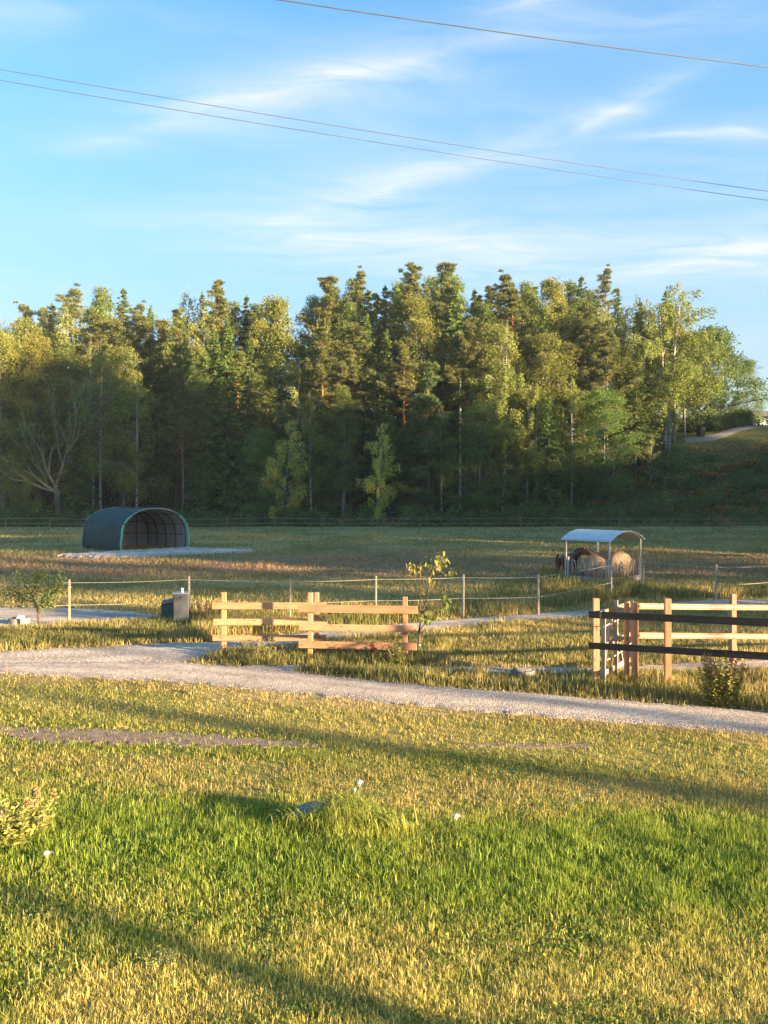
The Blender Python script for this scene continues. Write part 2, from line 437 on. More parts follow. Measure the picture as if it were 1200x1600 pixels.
M['horse'] = noisy('horse_coat', (0.055, 0.020, 0.014), (0.105, 0.040, 0.026), 4, 0.5, spec=0.4)
M['mane'] = noisy('horse_mane', (0.008, 0.006, 0.006), (0.022, 0.016, 0.014), 12, 0.6, 0.6, 60, (1, 1, 8))
M['hay'] = noisy('hay', (0.26, 0.18, 0.115), (0.50, 0.37, 0.255), 9, 0.95, 1.0, 60)
M['wire'] = noisy('wire_grey', (0.05, 0.052, 0.056), (0.09, 0.093, 0.10), 2, 0.5)
M['rope'] = noisy('pale_rope', (0.45, 0.41, 0.33), (0.62, 0.58, 0.48), 20, 0.8)
M['house_wall'] = noisy('house_wall', (0.60, 0.58, 0.55), (0.72, 0.70, 0.67), 3, 0.8)
M['house_red'] = noisy('house_red', (0.22, 0.045, 0.03), (0.32, 0.07, 0.045), 4, 0.85)
M['roof_tile'] = noisy('roof_tile', (0.07, 0.065, 0.065), (0.15, 0.14, 0.135), 6, 0.8, 0.4, 12)
M['glass'] = noisy('window_glass', (0.03, 0.04, 0.05), (0.06, 0.07, 0.08), 2, 0.08, spec=0.6)
M['mast'] = noisy('mast_paint', (0.44, 0.50, 0.44), (0.58, 0.64, 0.57), 2, 0.6)
M['petal'] = noisy('white_petals', (0.72, 0.68, 0.58), (0.84, 0.80, 0.70), 40, 0.8)
M['stem'] = noisy('stem_green', (0.10, 0.14, 0.04), (0.20, 0.22, 0.08), 10, 0.7)
M['twig'] = noisy('twig_brown', (0.06, 0.045, 0.035), (0.13, 0.10, 0.08), 10, 0.85)
M['dry_stalk'] = noisy('dry_stalk', (0.34, 0.17, 0.07), (0.52, 0.31, 0.15), 12, 0.8, stretch=(1, 1, 0.2))

# ------------------------------------------------------------------ the ground
GREEN = np.array((0.135, 0.155, 0.042)); OLIVE = np.array((0.250, 0.215, 0.080)); STRAW = np.array((0.47, 0.365, 0.135))
SORREL = np.array((0.370, 0.215, 0.135)); LUSH = np.array((0.155, 0.208, 0.030)); EARTH = np.array((0.11, 0.075, 0.05))
BRACKEN = np.array((0.27, 0.135, 0.060))
def turf_color(x, d):
    """what grows where: lush and dry stretches of the lawn, sorrel in the paddock, bracken on the rise"""
    x = np.asarray(x, float); d = np.asarray(d, float)
    n1 = fbm(x * 0.33, d * 0.33, 11, 3); n2 = fbm(x * 0.12, d * 0.25, 23, 3); n3 = fbm(x * 1.7, d * 1.7, 31, 2)
    c = lerp(np.array((0.305, 0.245, 0.085)), np.array((0.470, 0.355, 0.150)), sstep(0.3, 0.68, n1))
    # paddock
    c = lerp(c, STRAW * 0.85, 0.65 * sstep(0.52, 0.72, n2) * sstep(20, 26, d))
    sor = sstep(33, 37, d + 5 * (n2 - 0.5)) * (1 - sstep(47, 55, d + 16 * (n2 - 0.5)))
    c = lerp(c, SORREL, np.clip(sor * (0.55 + 1.1 * (n1 - 0.35)), 0, 0.95))
    # lawn: dry near the viewer, a lush belt, dry again, green by the road
    t = 13.2 - 0.30 * x - d
    lawn = sstep(-0.3, 0.6, t)
    dd = d + 0.03 * x + 1.6 * (n1 - 0.5) + 0.9 * (n3 - 0.5)
    lush = sstep(5.3, 6.6, dd) * (1 - sstep(7.6, 8.8, dd)) * (0.5 + 0.5 * sstep(0.3, 0.6, n3))
    mid = sstep(8.4, 9.0, dd) * (1 - sstep(9.8, 10.4, dd))
    near = 1 - sstep(4.6, 6.6, dd)
    lc = lerp(np.array((0.175, 0.205, 0.032)), np.array((0.29, 0.255, 0.065)), sstep(0.4, 0.7, n1))
    lc = lerp(lc, STRAW * 1.0, 0.74 * near * sstep(0.25, 0.65, n3 * 0.6 + n1 * 0.4))
    lc = lerp(lc, LUSH, 0.9 * lush)
    lc = lerp(lc, STRAW * 0.8, 0.8 * mid * sstep(0.25, 0.6, n3 * 0.5 + n2 * 0.5))
    edge = sstep(0.2, 0.6, t) * (1 - sstep(1.6, 2.4, t))
    lc = lerp(lc, STRAW * 0.8 + GREEN * 0.3, 0.55 * edge)
    c = lerp(c, lc, lawn)
    # forest floor and the open slope on the right
    fl = sstep(95, 98.5, d + 2 * (n2 - 0.5))
    fc = lerp(GREEN * 0.8, BRACKEN * 0.8, sstep(0.48, 0.70, n2))
    fc = lerp(fc, EARTH * 0.6, (1 - sstep(-5, 20, x)) * 0.6); fc = lerp(fc, GREEN * 1.1, 0.75 * sstep(111, 115, d) * sstep(30, 40, x))
    return lerp(c, fc, fl)

def axis(lo, hi, n, k):
    s = np.linspace(-1, 1, n); v = np.sinh(s * k) / np.sinh(k)
    return np.where(v < 0, -v * lo, v * hi)
xs = axis(-420, 420, 350, 5.2)
ys = np.concatenate([-np.sinh(np.linspace(1, 0, 50, endpoint=False) * 4) / np.sinh(4) * 250, np.sinh(np.linspace(0, 1, 430) * 4.6) / np.sinh(4.6) * 900])
gx, gy = np.meshgrid(xs, ys)
gzv = G(gx, gy)
mb = MB(); nx, ny = len(xs), len(ys)
I = np.arange(nx * ny).reshape(ny, nx)
q = np.stack([I[:-1, :-1], I[:-1, 1:], I[1:, 1:], I[1:, :-1]], -1).reshape(-1, 4)
mb.add(np.stack([gx, gy, gzv], -1).reshape(-1, 3), q, None, turf_color(gx, gy).reshape(-1, 3))
ground = mb.obj('ground', M['ground'], smooth=True); tag(ground, kind='structure')

def resample(pts, n):
    pts = np.asarray(pts, float); s = np.concatenate([[0], np.cumsum(np.linalg.norm(np.diff(pts, axis=0), axis=1))])
    u = np.linspace(0, s[-1], n); return np.stack([np.interp(u, s, pts[:, k]) for k in range(pts.shape[1])], -1)
SHEETS = []; GRAVEL = []
def strip(name, upper, lower, mat, lift=0.02, n=160, m=16, jit=0.10, seed=1, crown=0.0, rough=0.0):
    up = np.stack(proj(*np.array(upper, float).T), -1); lo = np.stack(proj(*np.array(lower, float).T), -1)
    up = resample(up, n); lo = resample(lo, n)
    s = np.arange(n) * 0.35
    up = up + (jit * (fbm(s, s * 0 + 3, seed, 3) - 0.5) * 2)[:, None] * np.array([0.1, 1.0])
    lo = lo + (jit * (fbm(s, s * 0 + 9, seed, 3) - 0.5) * 2)[:, None] * np.array([0.1, 1.0])
    t = np.linspace(0, 1, m)[None, :, None]
    P = up[:, None, :] * (1 - t) + lo[:, None, :] * t
    x, d = P[..., 0], P[..., 1]
    ed = np.minimum(t[..., 0], 1 - t[..., 0]) * 2
    z = G(x, d) + lift * sstep(0, 0.12, ed) - 0.02 * (1 - sstep(0, 0.10, ed)) + crown * sstep(0, 1, ed)
    if rough: z = z + rough * (fbm(x * 5, d * 5, seed + 4, 3) - 0.35) * sstep(0, 0.3, ed)
    b = MB(); I = np.arange(n * m).reshape(n, m)
    q = np.stack([I[:-1, :-1], I[1:, :-1], I[1:, 1:], I[:-1, 1:]], -1).reshape(-1, 4)
    b.add(np.stack([x, d, z], -1).reshape(-1, 3), q, None, np.repeat(np.broadcast_to(t[..., 0], (n, m)).reshape(-1, 1), 3, 1))
    o = b.obj(name, mat, smooth=True); tag(o, kind='structure')
    SHEETS.append(np.vstack([up, lo[::-1]]))
    if mat is M['gravel']: GRAVEL.append(SHEETS[-1])
    return o
LOW_EDGE = [(-260, 1040), (0, 1053), (150, 1061), (300, 1069), (450, 1083), (600, 1099), (800, 1117), (1000, 1134), (1200, 1149), (1420, 1164)]
UP_EDGE = [(-260, 1030), (0, 1036), (140, 1036), (285, 1035), (430, 1047), (600, 1067), (800, 1082), (1000, 1098), (1200, 1113), (1420, 1128)]
strip('gravel_road', UP_EDGE, LOW_EDGE, M['gravel'], 0.030, 260, 18, 0.10, 1, 0.03)
strip('gravel_track', [(-260, 1024), (0, 1018), (120, 1012), (230, 1007), (340, 1003), (500, 986), (600, 977), (740, 966), (920, 953), (1010, 945), (1100, 938), (1210, 936), (1400, 933)],
      [(-260, 1048), (0, 1046), (140, 1045), (285, 1036), (350, 1021), (500, 1003), (600, 993), (740, 977), (920, 963), (1010, 953), (1100, 947), (1210, 945), (1400, 942)], M['gravel'], 0.022, 260, 16, 0.16, 2)
strip('gravel_path', [(380, 1040), (600, 1041), (800, 1043), (920, 1044), (1060, 1037), (1200, 1031), (1400, 1022)],
      [(380, 1048), (600, 1050), (800, 1053), (920, 1054), (1060, 1049), (1200, 1046), (1400, 1040)], M['gravel'], 0.018, 200, 10, 0.14, 3)
strip('gravel_yard', [(-260, 946), (0, 949), (100, 950), (180, 953), (246, 962)], [(-260, 990), (0, 984), (100, 977), (200, 972), (248, 965)], M['gravel'], 0.03, 160, 14, 0.14, 4)
strip('gravel_bed', [(92, 869.5), (112, 868), (150, 864), (200, 861), (290, 856), (330, 858), (372, 860), (400, 862.3)], [(92, 870), (112, 871.5), (150, 872.5), (210, 871), (290, 867), (330, 865), (372, 864), (400, 862.6)], M['gravel_pale'], 0.06, 160, 18, 0.5, 5, 0.05, 0.25)
strip('bare_earth', [(-60, 1134), (20, 1136), (60, 1137), (160, 1138), (300, 1144), (420, 1155), (505, 1163)], [(-60, 1146), (20, 1150), (60, 1160), (160, 1163), (300, 1165), (420, 1169), (505, 1167)], M['dirt'], 0.006, 160, 14, 0.22, 7, 0.0, 0.012)
strip('bare_earth', [(715, 1162), (780, 1159), (850, 1161), (925, 1163)], [(715, 1166), (780, 1169), (850, 1170), (925, 1167)], M['dirt'], 0.006, 60, 8, 0.1, 8, 0.0, 0.012)

def in_poly(px, py, poly):
    poly = np.asarray(poly, float); ins = np.zeros(len(px), bool); j = len(poly) - 1
    for i in range(len(poly)):
        xi, yi = poly[i]; xj, yj = poly[j]
        c = ((yi > py) != (yj > py)) & (px < (xj - xi) * (py - yi) / (yj - yi + 1e-12) + xi)
        ins ^= c; j = i
    return ins
def on_sheet(x, d, sheets=None):
    m = np.zeros(len(x), bool)
    for s in (SHEETS if sheets is None else sheets):
        lo = s.min(0); hi = s.max(0)
        k = (x > lo[0]) & (x < hi[0]) & (d > lo[1]) & (d < hi[1])
        if k.any():
            idx = np.nonzero(k)[0]; m[idx[in_poly(x[idx], d[idx], s)]] = True
    return m

# ------------------------------------------------------------------ grass
def blades(mb, x, d, h, w, col, lean=0.35, seg=2, tipcol=1.0, z=None, dirs=None):
    n = len(x); a = rng.uniform(0, 2 * np.pi, n) if dirs is None else dirs
    la = rng.uniform(0, 2 * np.pi, n); lm = h * np.abs(rng.normal(0, lean, n))
    z0 = (G(x, d) if z is None else z) - 0.015
    base = np.stack([x, d, z0], -1)
    side = np.stack([np.cos(a), np.sin(a), np.zeros(n)], -1) * (w / 2)[:, None]
    tip = base + np.stack([np.cos(la) * lm, np.sin(la) * lm, np.sqrt(np.maximum(h * h - lm * lm, (0.3 * h) ** 2))], -1)
    c = np.asarray(col)
    if seg == 1:
        v = np.stack([base - side, base + side, tip], 1)
        mb.add(v.reshape(-1, 3), None, np.arange(3 * n).reshape(n, 3), np.repeat(c, 3, 0))
    else:
        midp = base * 0.45 + tip * 0.55; midp[:, 2] += 0.10 * h; midp[:, :2] = base[:, :2] * 0.65 + tip[:, :2] * 0.35
        v = np.stack([base - side, base + side, midp - side * 0.8, midp + side * 0.8, tip], 1)
        k = np.arange(n)[:, None] * 5
        cc = np.stack([c, c, c, c, c * tipcol], 1)
        mb.add(v.reshape(-1, 3), k + np.array([[0, 1, 3, 2]]), k + np.array([[2, 3, 4]]), cc.reshape(-1, 3))

LOWX = np.array(LOW_EDGE)
def rand_dirs_(n): v = rng.normal(0, 1, (n, 3)); return v / (np.linalg.norm(v, axis=1, keepdims=True) + 1e-9)
def leaves_(mb, C, A, l, w, col):
    n = len(C); S_ = np.cross(A, rand_dirs_(n)); S_ /= np.linalg.norm(S_, axis=1, keepdims=True) + 1e-9; l = l[:, None]; w = w[:, None]
    v = np.stack([C, C + A * l * 0.45 + S_ * w / 2, C + A * l, C + A * l * 0.45 - S_ * w / 2], 1)
    mb.add(v.reshape(-1, 3), np.arange(4 * n).reshape(n, 4), None, np.repeat(col, 4, 0))
def lawn_grass():
    mb = MB()
    N = 104000
    px = rng.uniform(-170, 1370, N); py = 1052 + (1700 - 1052) * rng.uniform(0, 1, N) ** 0.95
    ok = py > np.interp(px, LOWX[:, 0], LOWX[:, 1]) + 1
    px, py = px[ok], py[ok]
    x, d = proj(px, py)
    bare = on_sheet(x, d) & (rng.uniform(0, 1, len(x)) < 0.30 + 0.75 * fbm(x * 2.5, d * 2.5, 301, 2))
    thin = fbm(x * 1.3, d * 1.3, 51, 2) < 0.27
    keep = ~bare & ~(thin & (rng.uniform(0, 1, len(x)) < 0.6)); x, d = x[keep], d[keep]
    k = 5
    x = np.repeat(x, k); d = np.repeat(d, k)
    tid = np.arange(len(x)) // k
    spread = 0.012 + 0.0028 * d
    x = x + rng.normal(0, 1, len(x)) * spread; d = d + rng.normal(0, 1, len(d)) * spread
    dd = d + 0.03 * x + 1.4 * (fbm(x * 0.33, d * 0.33, 11, 3) - 0.5)
    lush = sstep(5.3, 6.8, dd) * (1 - sstep(7.5, 8.8, dd))
    h = (0.030 + 0.026 * rng.uniform(0, 1, len(x)) + 0.034 * fbm(x * 2.2, d * 2.2, 61, 2)) * (1 + 0.55 * lush * (0.5 + fbm(x * 0.9, d * 0.9, 77, 2)))
    # tussock around the stone
    sx, sy = proj(540, 1300); r = np.hypot((x - sx - 0.05) / 0.65, (d - sy - 0.05) / 0.45)
    h = h * (1 + 0.9 * np.clip(1 - r, 0, 1))
    w = np.maximum(0.0042, 0.0010 * d) * rng.uniform(0.6, 1.5, len(x))
    c = turf_color(x, d)
    tn = np.repeat(rng.uniform(0, 1, tid.max() + 1), k)[:len(x)]
    dryp = 0.36 - 0.27 * lush
    isdry = (rng.uniform(0, 1, len(x)) * 0.6 + tn * 0.4) < dryp
    c = np.where(isdry[:, None], lerp(c, STRAW * 1.25, np.full(len(x), 0.75)), c)
    isg = rng.uniform(0, 1, len(x)) < 0.22
    c = np.where(isg[:, None] & ~isdry[:, None], lerp(c, LUSH, np.full(len(x), 0.7)), c)
    c = c * (1.46 - 0.40 * sstep(8.0, 9.6, dd))[:, None] * (rng.uniform(0.6, 1.5, len(x)) * (0.75 + 0.5 * tn))[:, None]  # blades beyond the lush belt darkened: partial shade put into their colour
    h = h * np.repeat(rng.uniform(0.6, 1.45, tid.max() + 1), k)[:len(x)]
    sx, sy = proj(490, 1278); clear = np.hypot((x - sx) / 0.26, (d - sy + 0.05) / 0.24) > 1
    x, d, h, w, c = x[clear], d[clear], h[clear], w[clear], c[clear]
    nr = d < 7.5
    blades(mb, x[nr], d[nr], h[nr], w[nr], c[nr], 0.72, 2, 1.2)
    nr = ~nr; blades(mb, x[nr], d[nr], h[nr], w[nr] * 1.15, c[nr], 0.6, 1)
    n = 9000; px = rng.uniform(-150, 1350, n); py = rng.uniform(1200, 1690, n); wx, wd_ = proj(px, py); cl = fbm(wx * 1.4, wd_ * 1.4, 401, 2)
    kk = rng.uniform(0, 1, n) < sstep(0.45, 0.65, cl); wx, wd_ = wx[kk], wd_[kk]; n = len(wx)
    wx = np.repeat(wx, 4) + rng.normal(0, 0.02, 4 * n); wd_ = np.repeat(wd_, 4) + rng.normal(0, 0.02, 4 * n); n *= 4
    dv = rand_dirs_(n); dv[:, 2] = np.abs(dv[:, 2]) * 0.5 + 0.1
    leaves_(mb, np.stack([wx, wd_, G(wx, wd_) + rng.uniform(0.015, 0.055, n)], -1), dv, rng.uniform(0.02, 0.045, n), rng.uniform(0.012, 0.024, n), np.array((0.15, 0.21, 0.04)) * rng.uniform(0.6, 1.5, n)[:, None])
    o = mb.obj('lawn_grass', M['grass']); tag(o, 'short sunlit lawn grass, part green, part dry', 'grass', kind='stuff')
lawn_grass()

def field_grass():
    mb = MB()
    N = 260000
    px = rng.uniform(-170, 1370, N); py = 827 + (1110 - 827) * rng.uniform(0, 1, N) ** 1.05
    ok = py < np.interp(px, LOWX[:, 0], LOWX[:, 1])
    x, d = proj(px[ok], py[ok]); keep = ~on_sheet(x, d); x, d = x[keep], d[keep]
    cl = fbm(x * 0.6, d * 0.6, 91, 3)
    h = (0.05 + 0.10 * rng.uniform(0, 1, len(x)) ** 2 + 0.12 * sstep(0.5, 0.8, cl)) * (1 + 0.006 * d)
    w = np.maximum(0.008, 0.0016 * d) * rng.uniform(0.6, 1.4, len(x))
    c = turf_color(x, d)
    dry = rng.uniform(0, 1, len(x)) < 0.12
    c = np.where(dry[:, None], lerp(c, STRAW * 0.8, np.full(len(x), 0.6)), c) * rng.uniform(0.65, 1.4, len(x))[:, None]
    blades(mb, x, d, h, w, c, 0.4, 1)
    o = mb.obj('field_grass', M['grass']); tag(o, 'grazed paddock grass with reddish sorrel', 'grass', kind='stuff')
field_grass()

def tall_grass():
    """the unmown verges: dry stalks and coarse green tufts"""
    mb = MB()
    zones = [  # polygon in the photograph, tufts, height range, dry share
        ([(-160, 982), (0, 985), (110, 978), (250, 968), (335, 968), (335, 1001), (220, 1004), (0, 1014), (-160, 1020)], 6500, (0.06, 0.30), 0.5),
        ([(300, 966), (335, 962), (480, 962), (480, 982), (340, 1000), (300, 1002)], 2600, (0.12, 0.5), 0.6),
        ([(300, 1030), (350, 1024), (440, 1022), (500, 1010), (640, 1010), (700, 1000), (700, 1070), (600, 1064), (430, 1045)], 5200, (0.10, 0.36), 0.35),
        ([(480, 950), (640, 950), (920, 905), (925, 945), (760, 962), (560, 978), (480, 984)], 5200, (0.12, 0.50), 0.6),
        ([(650, 990), (760, 978), (860, 968), (860, 985), (760, 1000), (680, 1012)], 1300, (0.06, 0.22), 0.65),
        ([(700, 1050), (920, 1056), (1100, 1058), (1330, 1062), (1330, 1120), (1000, 1095), (800, 1078), (640, 1066)], 5200, (0.10, 0.34), 0.45),
        ([(850, 895), (900, 895), (920, 905), (985, 918), (1010, 930), (925, 944), (850, 935)], 3400, (0.2, 0.75), 0.35),
        ([(1000, 915), (1330, 912), (1330, 932), (1000, 936)], 2400, (0.12, 0.5), 0.4),
        ([(640, 1010), (930, 990), (930, 1040), (640, 1040)], 1500, (0.06, 0.2), 0.3),
        ([(930, 955), (1330, 950), (1330, 1028), (930, 1038)], 1800, (0.05, 0.18), 0.25),
    ]
    for poly, n, (h0, h1), dryf in zones:
        p = np.array(poly, float); lo = p.min(0); hi = p.max(0)
        px = rng.uniform(lo[0], hi[0], n * 2); py = rng.uniform(lo[1], hi[1], n * 2)
        k = in_poly(px, py, p); x, d = proj(px[k], py[k])
        cl = fbm(x * 1.1, d * 1.1, 131, 3)
        k = (~on_sheet(x, d)) & (rng.uniform(0, 1, len(x)) < sstep(0.25, 0.6, cl) + 0.25); x, d, cl = x[k], d[k], cl[k]
        dry = rng.uniform(0, 1, len(x)) < dryf * sstep(0.3, 0.7, fbm(x * 0.7, d * 0.7, 141, 2)) * 1.8
        m = 5; x = np.repeat(x, m); d = np.repeat(d, m); dry = np.repeat(dry, m); cl = np.repeat(cl, m)
        x = x + rng.normal(0, 0.06, len(x)); d = d + rng.normal(0, 0.06, len(d))
        h = h0 + (h1 - h0) * rng.uniform(0, 1, len(x)) ** 1.8 * (0.35 + 0.9 * cl)
        w = np.maximum(0.008, 0.0010 * d) * rng.uniform(0.6, 1.3, len(x))
        c = np.where(dry[:, None], STRAW * 0.95, lerp(GREEN * 1.2, OLIVE * 1.1, rng.uniform(0, 1, len(x))))
        c = c * rng.uniform(0.65, 1.35, len(x))[:, None]
        blades(mb, x, d, h, w, c, 0.33, 2, 1.1)
    o = mb.obj('tall_grass', M['grass']); tag(o, 'unmown verge grass with dry stalks along the gravel', 'grass', kind='stuff')
tall_grass()

def pebbles():
    mb = MB(); N = 26000
    px = rng.uniform(-60, 1260, N); py = rng.uniform(1004, 1160, N)
    x, d = proj(px, py); k = on_sheet(x, d, GRAVEL); x, d = x[k], d[k]
    n = len(x); r = rng.uniform(0.005, 0.014, n) * (1 + 0.0 * d); z = G(x, d) + 0.035
    base = np.array([(1, 0, 0), (-0.5, 0.87, 0), (-0.5, -0.87, 0), (0.1, 0.1, 0.75)])
    a = rng.uniform(0, 6.28, n); ca, sa = np.cos(a), np.sin(a)
    v = np.stack([base[None, :, 0] * ca[:, None] - base[None, :, 1] * sa[:, None], base[None, :, 0] * sa[:, None] + base[None, :, 1] * ca[:, None], np.repeat(base[None, :, 2], n, 0)], -1) * r[:, None, None]
    v = v + np.stack([x, d, z], -1)[:, None, :]
    kk = np.arange(n)[:, None] * 4
    t = (kk[:, None, :] + np.array([[[0, 1, 3], [1, 2, 3], [2, 0, 3]]])).reshape(-1, 3)
    c = np.array((0.42, 0.355, 0.305)) * rng.uniform(0.55, 1.4, n)[:, None]
    mb.add(v.reshape(-1, 3), None, t, np.repeat(c, 4, 0))
    o = mb.obj('gravel_stones', M['grass_stone']); tag(o, 'loose pale stones scattered over the gravel road', 'gravel', kind='stuff')
def stone_mat():
    m, t, b = base_mat('loose_stones', 0.95)
    a = t.new('ShaderNodeAttribute'); a.attribute_name = 'Col'; t.put(b.inputs['Base Color'], a.outputs['Color']); return m
M['grass_stone'] = stone_mat()
pebbles()

# ------------------------------------------------------------------ trees
def unit(v): return v / (np.linalg.norm(v, axis=-1, keepdims=True) + 1e-9)
def rand_dirs(n): return unit(rng.normal(0, 1, (n, 3)))
def leaves(mb, C, A, l, w, col, S=None):
    """diamond leaves at C along A"""
    n = len(C); A = unit(A)
    if S is None: S = unit(np.cross(A, rand_dirs(n)))
    l = np.broadcast_to(l, (n,))[:, None]; w = np.broadcast_to(w, (n,))[:, None]
    v = np.stack([C, C + A * l * 0.45 + S * w / 2, C + A * l, C + A * l * 0.45 - S * w / 2], 1)
    mb.add(v.reshape(-1, 3), np.arange(4 * n).reshape(n, 4), None, np.repeat(col, 4, 0))
def spikes(mb, C, A, l, w, col):
    n = len(C); A = unit(A); S = unit(np.cross(A, rand_dirs(n)))
    l = np.broadcast_to(l, (n,))[:, None]; w = np.broadcast_to(w, (n,))[:, None]
    v = np.stack([C - S * w / 2, C + S * w / 2, C + A * l], 1)
    mb.add(v.reshape(-1, 3), None, np.arange(3 * n).reshape(n, 3), np.repeat(col, 3, 0))
FOL = np.array((1.9, 2.0, 1.7))
def jitcol(c, n, a=0.25):
    c = np.asarray(c, float) * rng.uniform(1 - a, 1 + a, n)[:, None]
    return c * (1 + rng.normal(0, 0.06, (n, 3)))

def spruce(Ht=26, dens=1.0, bare=0.12, width=0.15, col=(0.040, 0.060, 0.020), tip=(0.075, 0.105, 0.032)):
    tr = MB(); cr = MB()
    lean = rng.normal(0, 0.010, 2)
    zt = np.linspace(0, 1, 10); P = np.stack([lean[0] * zt ** 2 * Ht, lean[1] * zt ** 2 * Ht, zt * Ht - 0.4 * (1 - zt)], -1)
    tr.tube(P, np.maximum(0.012, Ht * 0.0105 * (1 - zt) ** 0.9), 7)
    z = bare * Ht; k = 0
    while z < Ht * 0.985:
        t = z / Ht
        R = Ht * width * (1 - t) ** 0.85 * (0.72 + 0.4 * vnoise(np.array(z * 0.35), np.array(7.0 + k * 0.01), int(Ht * 10))) + 0.18
        nb = int(rng.integers(5, 8)); cx, cy = lean[0] * t * t * Ht, lean[1] * t * t * Ht
        sparse = sstep(bare, bare + 0.22, t)
        for b in range(nb):
            if rng.uniform() > 0.45 + 0.55 * sparse: continue
            a = rng.uniform(0, 2 * np.pi); L = R * rng.uniform(0.6, 1.15)
            dirv = np.array([math.cos(a), math.sin(a), 0])
            m = max(3, int(L / 0.24 * dens)); s = np.sort(rng.uniform(0.08, 1, m))
            droop = L * (0.45 * (1 - t) + 0.02)
            zz = z + L * 0.25 * t - droop * s ** 1.2 + 0.18 * L * s ** 3 * (1 - t)
            pts = np.stack([cx + dirv[0] * s * L, cy + dirv[1] * s * L, zz], -1)
            if b % 3 == 0 and t < 0.6: tr.tube([(cx, cy, z)] + [tuple(p) for p in pts[::max(1, m // 3)]], np.linspace(0.03, 0.008, len(pts[::max(1, m // 3)]) + 1), 3, False)
            sd_ = np.cross(dirv, [0, 0, 1.0])
            for rep in range(4):
                sg = rng.choice([-1, 1], m)
                A = dirv * rng.uniform(0.1, 0.9, m)[:, None] + sd_ * (sg * rng.uniform(0.2, 1.0, m))[:, None] + np.array([0, 0, -1.0]) * (0.05 + 0.85 * (1.1 - t) * rng.uniform(0, 1, m))[:, None]
                ln = rng.uniform(0.25, 0.6, m) * (0.55 + 0.5 * (1 - s)) * (0.6 + 0.5 * (1 - t)) + 0.08
                f = np.clip(s * 0.7 + t * 0.4, 0, 1)
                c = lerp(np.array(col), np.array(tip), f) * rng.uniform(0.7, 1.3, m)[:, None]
                spikes(cr, pts + rng.normal(0, 0.05, (m, 3)), A, ln, rng.uniform(0.13, 0.26, m), c)
        z += rng.uniform(0.30, 0.55) * (1.15 - 0.5 * t); k += 1
    n = 40; C = np.array([[lean[0] * Ht, lean[1] * Ht, Ht]]) + rng.normal(0, 0.06, (n, 3)) - np.array([0, 0, 1]) * rng.uniform(0, 0.9, n)[:, None]
    spikes(cr, C, rand_dirs(n) + np.array([0, 0, 0.9]), 0.35, 0.10, jitcol(tip, n))
    return tr, cr, 'bark_spruce', 'needle'

def pine(Ht=27, base=0.5, spread=3.2, nb=34, col=(0.055, 0.068, 0.026), tip=(0.112, 0.112, 0.042)):
    tr = MB(); cr = MB()
    zt = np.linspace(0, 1, 12); w = rng.normal(0, 0.5, (2,)); ph = rng.uniform(0, 6, 2)
    bend = lambda t: np.stack([w[0] * np.sin(t * 2.6 + ph[0]) * t, w[1] * np.sin(t * 2.2 + ph[1]) * t], -1)
    P = np.concatenate([bend(zt), (zt * Ht - 0.4 * (1 - zt))[:, None]], 1)
    tr.tube(P, np.maximum(0.02, Ht * 0.0105 * (1 - zt * 0.93)), 8)
    def clump(c, r, n):
        dv = rand_dirs(n); p = c + dv * np.array([1.15, 1.15, 0.42]) * r * rng.uniform(0.15, 0.95, n)[:, None]
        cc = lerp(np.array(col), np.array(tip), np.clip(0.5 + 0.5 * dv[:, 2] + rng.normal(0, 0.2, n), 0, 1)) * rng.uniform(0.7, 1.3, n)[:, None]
        spikes(cr, p, dv + np.array([0, 0, 0.55]), rng.uniform(0.24, 0.46, n), rng.uniform(0.06, 0.125, n), cc)
    for b in range(nb):
        t = base + (0.985 - base) * (b + rng.uniform(0, 1)) / nb
        o = np.append(bend(np.array(t)), t * Ht); a = rng.uniform(0, 2 * np.pi)
        f_ = (t - base) / (1 - base); L = spread * (0.55 + 0.55 * math.sin(math.pi * min(1, f_ + 0.2))) * (1.04 - f_ ** 1.6) * rng.choice([0.45, 0.7, 0.95, 1.15]) * rng.uniform(0.85, 1.1) + 0.35
        up = rng.uniform(-0.05, 0.45) + 0.35 * (t - base)
        s = np.linspace(0, 1, 5); kink = rng.normal(0, 0.25, 2)
        Q = o + np.stack([math.cos(a) * s * L + kink[0] * s ** 2, math.sin(a) * s * L + kink[1] * s ** 2, up * s * L - 0.12 * L * s * (1 - s) + 0.18 * L * s ** 2], -1)
        tr.tube(Q, np.linspace(0.075, 0.015, 5) * (0.6 + 0.5 * (1 - t)), 4, False)
        for s0 in np.arange(0.38, 1.05, 0.15):
            if rng.uniform() < 0.85:
                c0 = np.array([np.interp(min(s0, 1), s, Q[:, k]) for k in range(3)]) + rng.normal(0, 0.22, 3)
                clump(c0 + np.array([0, 0, 0.12]), rng.uniform(0.42, 0.82) * (1.05 - 0.6 * f_), int(125 * (1.05 - 0.45 * f_)))
    clump(np.append(bend(np.array(1.0)), Ht - 0.25), 0.35, 70)
    for b in range(9):  # dead snags under the crown
        t = rng.uniform(0.45 * base, base); o = np.append(bend(np.array(t)), t * Ht); a = rng.uniform(0, 6.28); L = rng.uniform(0.6, 2.0)
        tr.tube([o, o + np.array([math.cos(a) * L, math.sin(a) * L, -0.1 * L])], [0.03, 0.008], 3, False)
    return tr, cr, 'bark_pine', 'needle'

